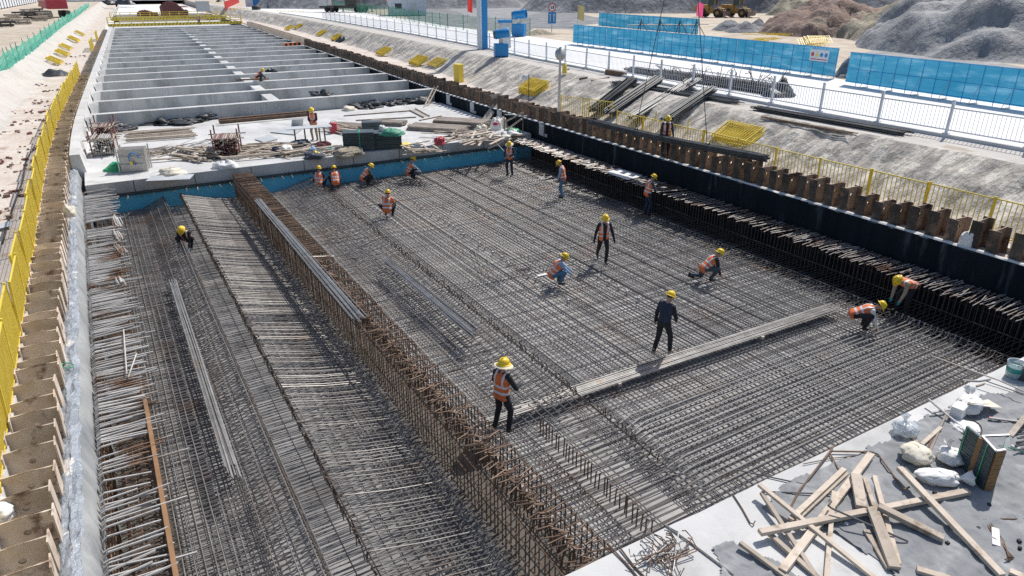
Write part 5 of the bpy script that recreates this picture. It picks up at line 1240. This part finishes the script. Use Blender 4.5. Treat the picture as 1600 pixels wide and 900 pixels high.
person(1342, 512, Z0, 105, 'worker with white sleeves crouching over the mat left of the bending man', **mk(SQ, top=m_blk, sleeve=m_bag, lean=62, look=.5, pel=(-.2, .42), hands=[(-.12, .4, .1), (.14, .42, .1)]))
person(1408, 488, Z0, 250, 'worker in khaki sleeves bending over at the edge of the mat', pel=(-.2, .86), lean=70, hands=[(-.14, .38, .34), (.12, .40, .32)], feet=[(-.15, 0, 0), (.15, .04, 0)], top=m_khaki, legs=m_blk, look=.5, gloves=m_teal)
person(405, 127, 2.1, 80, 'tiny far worker crouching on the concrete cross beams', **mk(SQ, top=m_navy, lean=45))
person(312, 39, 2.3, 180, 'tiny farthest worker standing on the nearer walkway', **mk(ST, top=m_slate, vest=True, look=.2))
# wire reel held up beside the fourth squatting worker
q = at(652, 273, .45); b = MB(); b.ell((0, 0, .1), (.16, .14, .13)); o = b.build('wire_reel', m_slate, local=True, smooth=True, label='round dark blue reel beside the worker at right by blue board', cat='wire reel'); o.location = q
b = MB(); b.beam(at(840, 431, .06), at(854, 428, .07), .12, .02); b.build('offcut', m_bag, label='small pale offcut on the mat left of pale blue shirt worker', cat='offcut')
# ---------------------------------------------------------------- near slab: cloth, timber, bags, scrap (z = 1.2)
Z2 = 1.2
def inpoly(x, y, P):
    c = False; n = len(P)
    for i in range(n):
        (x1, y1), (x2, y2) = P[i], P[(i + 1) % n]
        if (y1 > y) != (y2 > y) and x < (x2 - x1) * (y - y1) / (y2 - y1) + x1: c = not c
    return c
def cloth(pts, label, st=.05):
    P = [at(x, y, Z2) for x, y in pts]; Q = [(p.x, p.y) for p in P]
    x0, x1, y0, y1 = min(a for a, _ in Q), max(a for a, _ in Q), min(c for _, c in Q), max(c for _, c in Q)
    nx, ny = int((x1 - x0) / st) + 1, int((y1 - y0) / st) + 1; idx = {}; b = MB(); vs = []; fs = []
    def vid(i, j):
        if (i, j) not in idx:
            x, y = x0 + i * st, y0 + j * st
            r1 = abs(nz(x * .9 + .5 * nz(x, y, 4), y * 2.6, 2)); r2 = abs(nz(x * 3.1, y * 1.4, 8))
            z = .012 + .035 * max(0, .16 - r1) / .16 + .02 * max(0, .1 - r2) / .1 + .012 * nz(x * 1.5, y * 1.5)
            idx[i, j] = len(vs); vs.append((x, y, Z2 + max(.006, z)))
        return idx[i, j]
    for i in range(nx):
        for j in range(ny):
            x, y = x0 + (i + .5) * st, y0 + (j + .5) * st
            if inpoly(x + .12 * nz(x * 2.5, y * 2.5), y + .12 * nz(x * 2.5, y * 2.5, 9), Q): fs.append((vid(i, j), vid(i + 1, j), vid(i + 1, j + 1), vid(i, j + 1)))
    b.add(vs, fs); return b.build('geotextile', m_geo, smooth=True, label=label, cat='ground cloth')
cloth(((1760, 560), (1600, 606), (1500, 628), (1440, 655), (1385, 688), (1330, 712), (1285, 730), (1235, 752), (1205, 775), (1188, 792), (1215, 812), (1300, 836), (1360, 866), (1398, 898), (1440, 960), (1900, 960), (2000, 700)), 'large grey geotextile sheet spread over the near slab')
cloth(((1112, 858), (1150, 853), (1172, 860), (1215, 880), (1262, 912), (1290, 960), (1120, 960), (1126, 895)), 'small crumpled grey cloth left of the timber heap', .035)
def tim(a, c, za, zc, wd, th, label, mat=None):
    p, q = at(*a, Z2 + za), at(*c, Z2 + zc); b = MB(); n = max(3, int((q - p).length / .4)); d = (q - p).normalized()
    b.beam(p, q, wd, th); return b.build('timber', mat or m_wood, bevel=.005, label=label, cat='timber')
tim((1222, 893), (1361, 710), .06, .10, .12, .08, 'thick long timber running up through the middle of the heap')
tim((1187, 832), (1513, 768), .16, .06, .11, .07, 'longest timber lying crosswise over the heap')
tim((1337, 742), (1346, 793), .17, .13, .17, .07, 'short wide timber standing near the heap centre')
tim((1363, 795), (1398, 888), .16, .06, .17, .07, 'wide timber from the heap centre toward the camera')
tim((1372, 791), (1474, 842), .20, .05, .13, .08, 'thick pale timber ending at right of the heap')
tim((1405, 731), (1566, 900), .22, .05, .11, .07, 'long separate timber slanting away at right over the grey cloth')
tim((1351, 748), (1366, 792), .05, .09, .07, .045, 'thin batten left of the paired thin battens')
tim((1366, 744), (1404, 882), .05, .05, .08, .045, 'thin long batten beside the wide timber')
tim((1319, 733), (1235, 812), .08, .10, .09, .05, 'upper of two parallel timbers at the upper left of heap')
tim((1322, 739), (1228, 826), .03, .05, .10, .05, 'lower of two parallel timbers at the upper left of heap')
tim((1186, 757), (1366, 903), .22, .04, .08, .05, 'long thin timber from the left tip of the heap')
tim((1190, 770), (1276, 902), .16, .03, .07, .05, 'grey thin timber crossing under the left tip', m_wood2)
tim((1200, 832), (1278, 903), .08, .03, .08, .05, 'grey timber at the lower left of heap', m_wood2)
tim((1303, 768), (1291, 903), .13, .03, .07, .04, 'narrow batten running straight toward the camera')
tim((1156, 848), (1232, 905), .10, .03, .07, .06, 'lowest left grey timber over the crumpled cloth', m_wood2)
tim((1432, 890), (1485, 906), .05, .05, .11, .07, 'timber stub at the bottom picture edge')
tim((1577, 893), (1600, 903), .04, .04, .11, .07, 'small timber stub in the bottom right corner')
tim((1353, 829), (1390, 889), .03, .03, .10, .05, 'dark timber half hidden under the wide timber', m_wood2)
tim((1470, 668), (1440, 695), .08, .05, .07, .05, 'brown batten stub left of the clear bag', m_wood)
tim((1425, 680), (1436, 700), .05, .05, .07, .04, 'short batten stub above the cream bag', m_wood)
tim((1605, 648), (1578, 682), .2, .03, .1, .06, 'timber at right edge beside the steel formwork')
def bar(pts, r, mat, label, name='rebar'):
    b = MB(); b.tube([at(x, y, Z2 + z) for x, y, z in pts], r, 7); return b.build(name, mat, label=label, cat='rebar' if name == 'rebar' else name.replace('_', ' '), smooth=False)
bar([(1303, 697, .06), (1280, 727, .07), (1248, 768, .04), (1233, 797, .03)], .017, m_rust, 'curved rusty bar at the upper left of the timber')
bar([(1297, 705, .05), (1360, 706, .05), (1372, 710, .05), (1410, 762, .06), (1413, 765, .1), (1421, 761, .1)], .016, m_rust, 'rusty bar bent in a wide U above the timber')
bar([(1297, 708, .04), (1310, 734, .04)], .016, m_rust, 'short rusty bar below the bent U bar')
bar([(1255, 725, .03), (1300, 716, .03), (1340, 712, .02)], .009, m_rust, 'thin rusty wire by the slab edge')
bar([(1299, 783, .24), (1294, 790, .26), (1301, 795, .25), (1419, 846, .06)], .016, m_darkbar, 'dark hooked bar lying over the timber heap')
bar([(1150, 734, .02), (1258, 757, .03)], .013, m_darkbar, 'dark straight bar upper left of the heap')
bar([(1190, 768, .04), (1298, 772, .04)], .013, m_darkbar, 'dark bar lying crosswise left of heap')
bar([(1041, 821, .02), (1090, 856, .02), (1146, 898, .02)], .015, m_newbar, 'long straight bar on the white slab right of the stirrups')
bar([(949, 849, .03), (978, 880, .02), (995, 900, .02)], .014, m_rust, 'left of two rusty bars at the slab corner')
bar([(969, 856, .03), (990, 884, .02), (1008, 902, .02)], .014, m_rust, 'right of two rusty bars at the slab corner')
bar([(1145, 772, .02), (1160, 795, .02), (1172, 817, .02), (1177, 819, .04), (1180, 814, .05)], .011, m_rust, 'hooked thin bar lying on the white slab edge')
bar([(1450, 623, .16), (1500, 665, .08), (1534, 702, .05)], .024, m_pipeg, 'pale tube slanting over the cloth near the white sack', 'tube')
bar([(1455, 645, .08), (1497, 638, .10)], .022, m_pipeg, 'short pale tube crossing the slanting one', 'tube')
bar([(1478, 648, .1), (1452, 708, .03)], .02, m_pipe, 'grey tube leaning toward the cream bag', 'tube')
bar([(1462, 672, .05), (1450, 700, .03)], .018, m_rust, 'rusty short tube beside the grey leaning tube', 'tube')
bar([(1545, 653, .06), (1600, 660, .06)], .026, m_pipeg, 'grey tube with a red end at right', 'tube')
bar([(1545, 652, .062), (1551, 653, .062)], .03, m_redp, 'red cap on the grey tube end at right', 'end_cap')
bar([(1455, 556, .3), (1560, 594, .25), (1602, 612, .22)], .016, m_newbar, 'long bar reaching from the mat hooks to the bucket')
bar([(1540, 595, .05), (1600, 616, .03)], .012, m_darkbar, 'dark thin bar in front of the bucket')
bar([(1437, 674, .02), (1400, 662, .05), (1420, 640 + 30, .04)], .009, m_rust, 'rusty wire loop left of the clear bag')
bar([(1548, 811, .02), (1600, 811, .02)], .014, m_rust, 'rusty bar pair at right edge below the formwork, upper')
for i in range(3): bar([(1536 + 4 * i, 812, .03), (1560 + 4 * i, 845, .03), (1584 - 3 * i, 872 + 2 * i, .03), (1576 - 3 * i, 870 + 2 * i, .05)], .011, m_rust, 'thin rusty hooked bar in the pair below the steel formwork')['group'] = 'hooked bars below the formwork'
b = MB(); b.box((0, 0, .02), (.42, .1, .04), Matrix.Rotation(.5, 3, 'Z')); o = b.build('offcut', m_bag, local=True, label='white offcut beside the thin hooked bars', cat='offcut'); o.location = at(1555, 841, Z2 + .01)
for i, (x, y) in enumerate(((1528, 827), (1592, 847), (1593, 858), (1460, 771), (1545, 790), (1322, 820), (1480, 850))):
    b = MB(); b.box((0, 0, .02), (.05, .05, .04), Matrix.Rotation(i, 3, 'Z')); o = b.build('rubber_block', m_blk if i != 5 else m_bag, local=True, label='small dark block lying on the grey cloth' if i != 5 else 'small white chip inside the timber heap', cat='block', group='small blocks on the cloth' if i != 5 else None); o.location = at(x, y, Z2 + .01)
# stirrup heap
t = thing('stirrup_heap', 'tangle of bent rusty stirrups on the white slab corner', 'stirrups', at(1040, 872, Z2))
for i in range(16):
    c = at(1040 + J(28), 866 + J(8), Z2 + .03 + .02 * (i % 5)); a = uni(-.5, .4) + (1.2 if i % 4 == 0 else 0); dx, dy = math.cos(a), math.sin(a); L = uni(.28, .42); b = MB()
    P = [c + V((-dx * L - dy * .09, -dy * L + dx * .09, .05)), c + V((-dx * L, -dy * L, 0)), c + V((dx * L, dy * L, .02 + J(.02))), c + V((dx * L - dy * .12, dy * L + dx * .12, .08)), c + V((dx * L * .8 - dy * .14, dy * L * .8 + dx * .14, .12))]
    b.tube(P, .0095, 6); b.build('stirrup', m_rust if i % 3 else m_newbar, t)
for i in range(6):
    c = at(1035 + J(20), 835 + 10 * i, Z2 + .05); b = MB(); a = 1.4 + J(.4); d = V((math.cos(a), math.sin(a), 0)) * .3; b.tube([c - d + V((.06, 0, .12)), c - d, c + d, c + d + V((.06, 0, .1))], .008, 6); b.build('stirrup', m_newbar if i % 2 else m_rust, t)
# bags
def bag(name, label, c, r, h, mat, neck=None, sq=(1, 1), rz=0, z=0.0):
    """a filled bag: a sagging body with creases and, where tied, a gathered neck"""
    q = at(*c, Z2 + z); t = thing(name, label, 'bag', q, rz=rz); b = MB(); P = []; k_ = rnd() * 30; n, ks = 30, 48
    for i in range(n + 1):
        p = math.pi * i / n; row = []
        for j in range(ks + 1):
            a = 2 * math.pi * (j % ks) / ks; x, y = math.cos(a), math.sin(a); f = 1 + .24 * nz(x * 1.5 + k_, y * 1.5, math.cos(p) * 1.5) + .16 * abs(nz(x * 3 + k_, y * 3, p * 1.5)) - .22 * max(0, .12 - abs(nz(x * 2.2 + k_ * 2, y * 2.2, p * 1.3))) / .12 * .5 + .05 * nz(x * 9, y * 9, p * 3 + k_)
            s = math.sin(p) ** .75; row.append((x * r * sq[0] * s * f, y * r * sq[1] * s * f, max(.004, h * .5 + h * .5 * math.cos(p) * (1 + .15 * nz(x + k_, y)))))
        P.append(row)
    b.grid(P, True); b.build('sack_body', mat, t, local=True, smooth=True)
    if neck:
        d = V(neck).normalized(); s0 = V((d.x * r * sq[0] * .85, d.y * r * sq[1] * .85, h * (.5 + .42 * d.z))); b = MB(); rows = []
        Mx = d.to_track_quat('Z', 'Y').to_matrix()
        for i, (rr, zz) in enumerate(((.09, -.03), (.035, .05), (.03, .08), (.07, .14), (.11, .20), (.115, .22))):
            rows.append([s0 + Mx @ V((rr * r * 3.2 * math.cos(a * .3927) * (1 + .25 * math.sin(a * 2.6 + i)), rr * r * 3.2 * math.sin(a * .3927) * (1 + .25 * math.cos(a * 2.1)), zz * r * 3.4)) for a in range(17)])
        b.grid(rows); b.build('tied_neck', mat, t, local=True, smooth=True)
    return t
bag('cloth_bag', 'round cream cloth bag above the long separate timber', (1430, 720), .25, .30, m_bagc)
bag('woven_sack', 'white sack with an upright tied neck beside the steel formwork', (1484, 722), .22, .26, m_bag, (.1, .35, .8))
bag('woven_sack', 'white sack lying on its side with a tied end toward formwork', (1462, 754), .34, .24, m_bag, (1, -.1, .05), (1.0, .55), -HEAD + 2.2 * 0 - .05)
bag('woven_sack', 'white sack with loose fanned cloth behind the slanting tube', (1512, 642), .28, .30, m_bag, (.8, .5, .4), (1.1, .8), .1)
bag('plastic_bag', 'clear plastic bag with blue print near the slab edge', (1413, 678), .22, .26, m_clear, (0, .2, 1))
bag('cloth_bag', 'flat white cloth under the steel formwork top end', (1508, 670), .24, .10, m_bag)
b = MB(); b.box((0, 0, .14), (.34, .22, .28)); o = b.build('concrete_block', m_bag, local=True, bevel=.02, label='pale block standing beside the fanned white sack', cat='block'); o.location = at(1495, 652, Z2); o.rotation_euler.z = .2
b = MB(); P = []
for i in range(9):
    P.append([at(1512 + 4 * i + .5 * k_ * i, 628 - .5 * i + (3 + 1.4 * i) * k_ / 6, Z2 + .30 - .022 * i + .02 * math.sin(k_ * 2.1 + i * .5)) for k_ in range(7)])
b.grid(P); b.build('bag_mouth', m_bagc, smooth=True, label='fanned open cloth mouth of the sack near slab edge', cat='cloth')
pt = [(1510 + 24 * math.sin(a * .25), 668 + 16 * math.cos(a * .25) * 1.0 + 4, .02 + .03 * abs(math.sin(a))) for a in range(-2, 17)]
bar([(x, y, z) for x, y, z in pt], .014, m_dkst, 'black curved strap lying around the white cloth', 'strap')
# folded steel formwork
Cc = at(1540, 768, Z2); t = thing('formwork_channel', 'dark folded steel formwork standing on end with green lines', 'formwork', at(1530, 760, Z2))
tops = [(1512, 665, .80), (1534.5, 683, .80), (1556, 706, .80), (1570, 704, .80), (1576, 681, .80)]
pb = [at(x, y, Z2 + z) for x, y, z in tops]
def wallp(a, c, z0, z1, th, mat, name, n=14):
    a, c = V((a.x, a.y, 0)), V((c.x, c.y, 0)); d = (c - a).normalized(); nr = V((-d.y, d.x, 0)); b = MB(); L = (c - a).length
    for i in range(n):
        zz0 = lerp(z0, z1, i / n); zz1 = lerp(z0, z1, (i + .86) / n); b.beam(a + V((0, 0, (zz0 + zz1) / 2)), c + V((0, 0, (zz0 + zz1) / 2)), th + .006 * (i % 2), zz1 - zz0)
    b.beam(a + V((0, 0, (z0 + z1) / 2)), c + V((0, 0, (z0 + z1) / 2)), th * .7, (z1 - z0) * .998)
    return b.build(name, mat, t)
zb, zt = Z2 + .01, Z2 + .80
wallp(pb[0], pb[1], zb, zt, .05, m_formst, 'side_plate'); wallp(pb[1], pb[2], zb, zt, .05, m_formst, 'front_plate'); wallp(pb[2], pb[3], zb, zt, .05, m_ochre, 'rusted_flange', 18); wallp(pb[3], pb[4], zb, zt, .05, m_formst, 'end_plate')
for i, (p, q) in enumerate(((pb[1], pb[4]), (pb[1], pb[2]), (pb[2], pb[3]))):
    b = MB(); b.beam(V((p.x, p.y, zt + .015)), V((q.x, q.y, zt + .015)), .03, .03); b.build('top_rim', m_gal, t)
for k_, (i, s) in enumerate(((0, .12), (1, .55))):
    p = lerp(pb[i], pb[i + 1], s); d = (pb[i + 1] - pb[i]); d.z = 0; d.normalize(); nr = V((d.y, -d.x, 0)) * .035
    if nr.dot(V((p.x, p.y, 0))) > 0: nr = -nr
    b = MB(); b.beam(V((p.x, p.y, zb)) + nr, V((p.x, p.y, zt)) + nr, .015, .01, (1, 0, 0)); b.build('green_line', m_green, t)
p = pb[1]; b = MB(); b.beam(V((p.x, p.y, zb)) - V((p.x, p.y, 0)).normalized() * .05, V((p.x, p.y, zt)) - V((p.x, p.y, 0)).normalized() * .05, .08, .04, (1, 0, 0)); b.build('rusted_edge', m_ochre, t)
# bucket
t = thing('paint_bucket', 'translucent bucket smeared with teal paint at the slab edge', 'bucket', at(1583, 588, Z2))
b = MB(); b.lathe((0, 0, 0), [(.001, .01), (.15, .01), (.155, .02), (.185, .34), (.192, .35), (.185, .36), (.172, .34), (.15, .05)], 22); b.build('pail', m_clear, t, local=True, smooth=True)
b = MB(); b.lathe((0, 0, 0), [(.157, .06), (.178, .24), (.18, .25)], 22); b.lathe((0, 0, 0), [(.001, .24), (.165, .24)], 22); b.build('paint', m_teal, t, local=True, smooth=True)
b = MB(); b.tube([(.19 * math.cos(a * .3), .19 * math.sin(a * .3) * .3 - .12, .35 - .05 * math.sin(a * .3)) for a in range(11)], .006, 5); b.build('wire_handle', m_dkst, t, local=True)
b = MB()
for i in range(8): b.box((J(.02), J(.02), .03 + .045 * i), (.42, .3, .035))
o = b.build('plate_stack', m_formst, local=True, label='stack of dark steel plates behind the teal bucket', cat='plates'); o.location = at(1606, 592, Z2); o.rotation_euler.z = .3
bar([(1504, 594, .02), (1530, 595, .02), (1548, 592, .02)], .016, m_pipeg, 'small steel tool lying at the slab edge left of bucket', 'tool')
bar([(1526, 603, .02), (1538, 599, .02)], .02, m_wood, 'small wooden handle tool left of the bucket', 'tool')
for i in range(9): bar([(1588 + J(3), 655 + 6 * i, .06 + .02 * (i % 3)), (1625, 650 + 6 * i, .06)], .016, m_darkbar, 'dark bar of the stack cut off by the right picture edge')['group'] = 'dark bars at right picture edge'
bar([(1560, 695, .03), (1600, 706, .05), (1612, 690, .05)], .008, m_green, 'thin green cord on the cloth behind the formwork', 'cord')
bar([(1580, 697, .03), (1610, 710, .03)], .04, m_bag, 'white plastic pipe piece behind the formwork at right', 'pipe')
# things on the left wall
q = at(4, 828, 1.55); bag('woven_sack', 'white sack hung over the piles at the left picture edge', (2, 815), .22, .34, m_bag, None, (1, 1), 0, .5)
lump('rag', 'cream rag hanging on the left pile flanges', (110, 338), .18, .35, m_bagc, 1.9)
lump('plastic_bag', 'white plastic bag stuck among the right piles', (1509, 384), .2, .42, m_bag, 2.0)
b = MB(); b.tube([at(105 + 10 * math.cos(a * .5), 571 + 4 * math.sin(a * .5), 1.62) for a in range(13)], .012, 5); b.build('cord', m_green, label='green cord loop lying on the silver sheeted wall', cat='cord')
for i in range(0):
    v = 7.2 + 1.1 * i + J(.4); q = V((-1.5, v, 1.56)); b = MB(); n = 9
    P = [q + V((.09 * math.cos(a * .698) * (1 + J(.3)), uni(.18, .32) * math.sin(a * .698), .03)) for a in range(n)]
    b.add(P + [p - V((0, 0, .06)) for p in P], [tuple(range(n))] + [(a, (a + 1) % n, n + (a + 1) % n, n + a) for a in range(n)]); b.build('mortar_patch', m_slab, label='white mortar pat laid on top of the silver sheet', cat='mortar', group='mortar pats on the silver sheet')
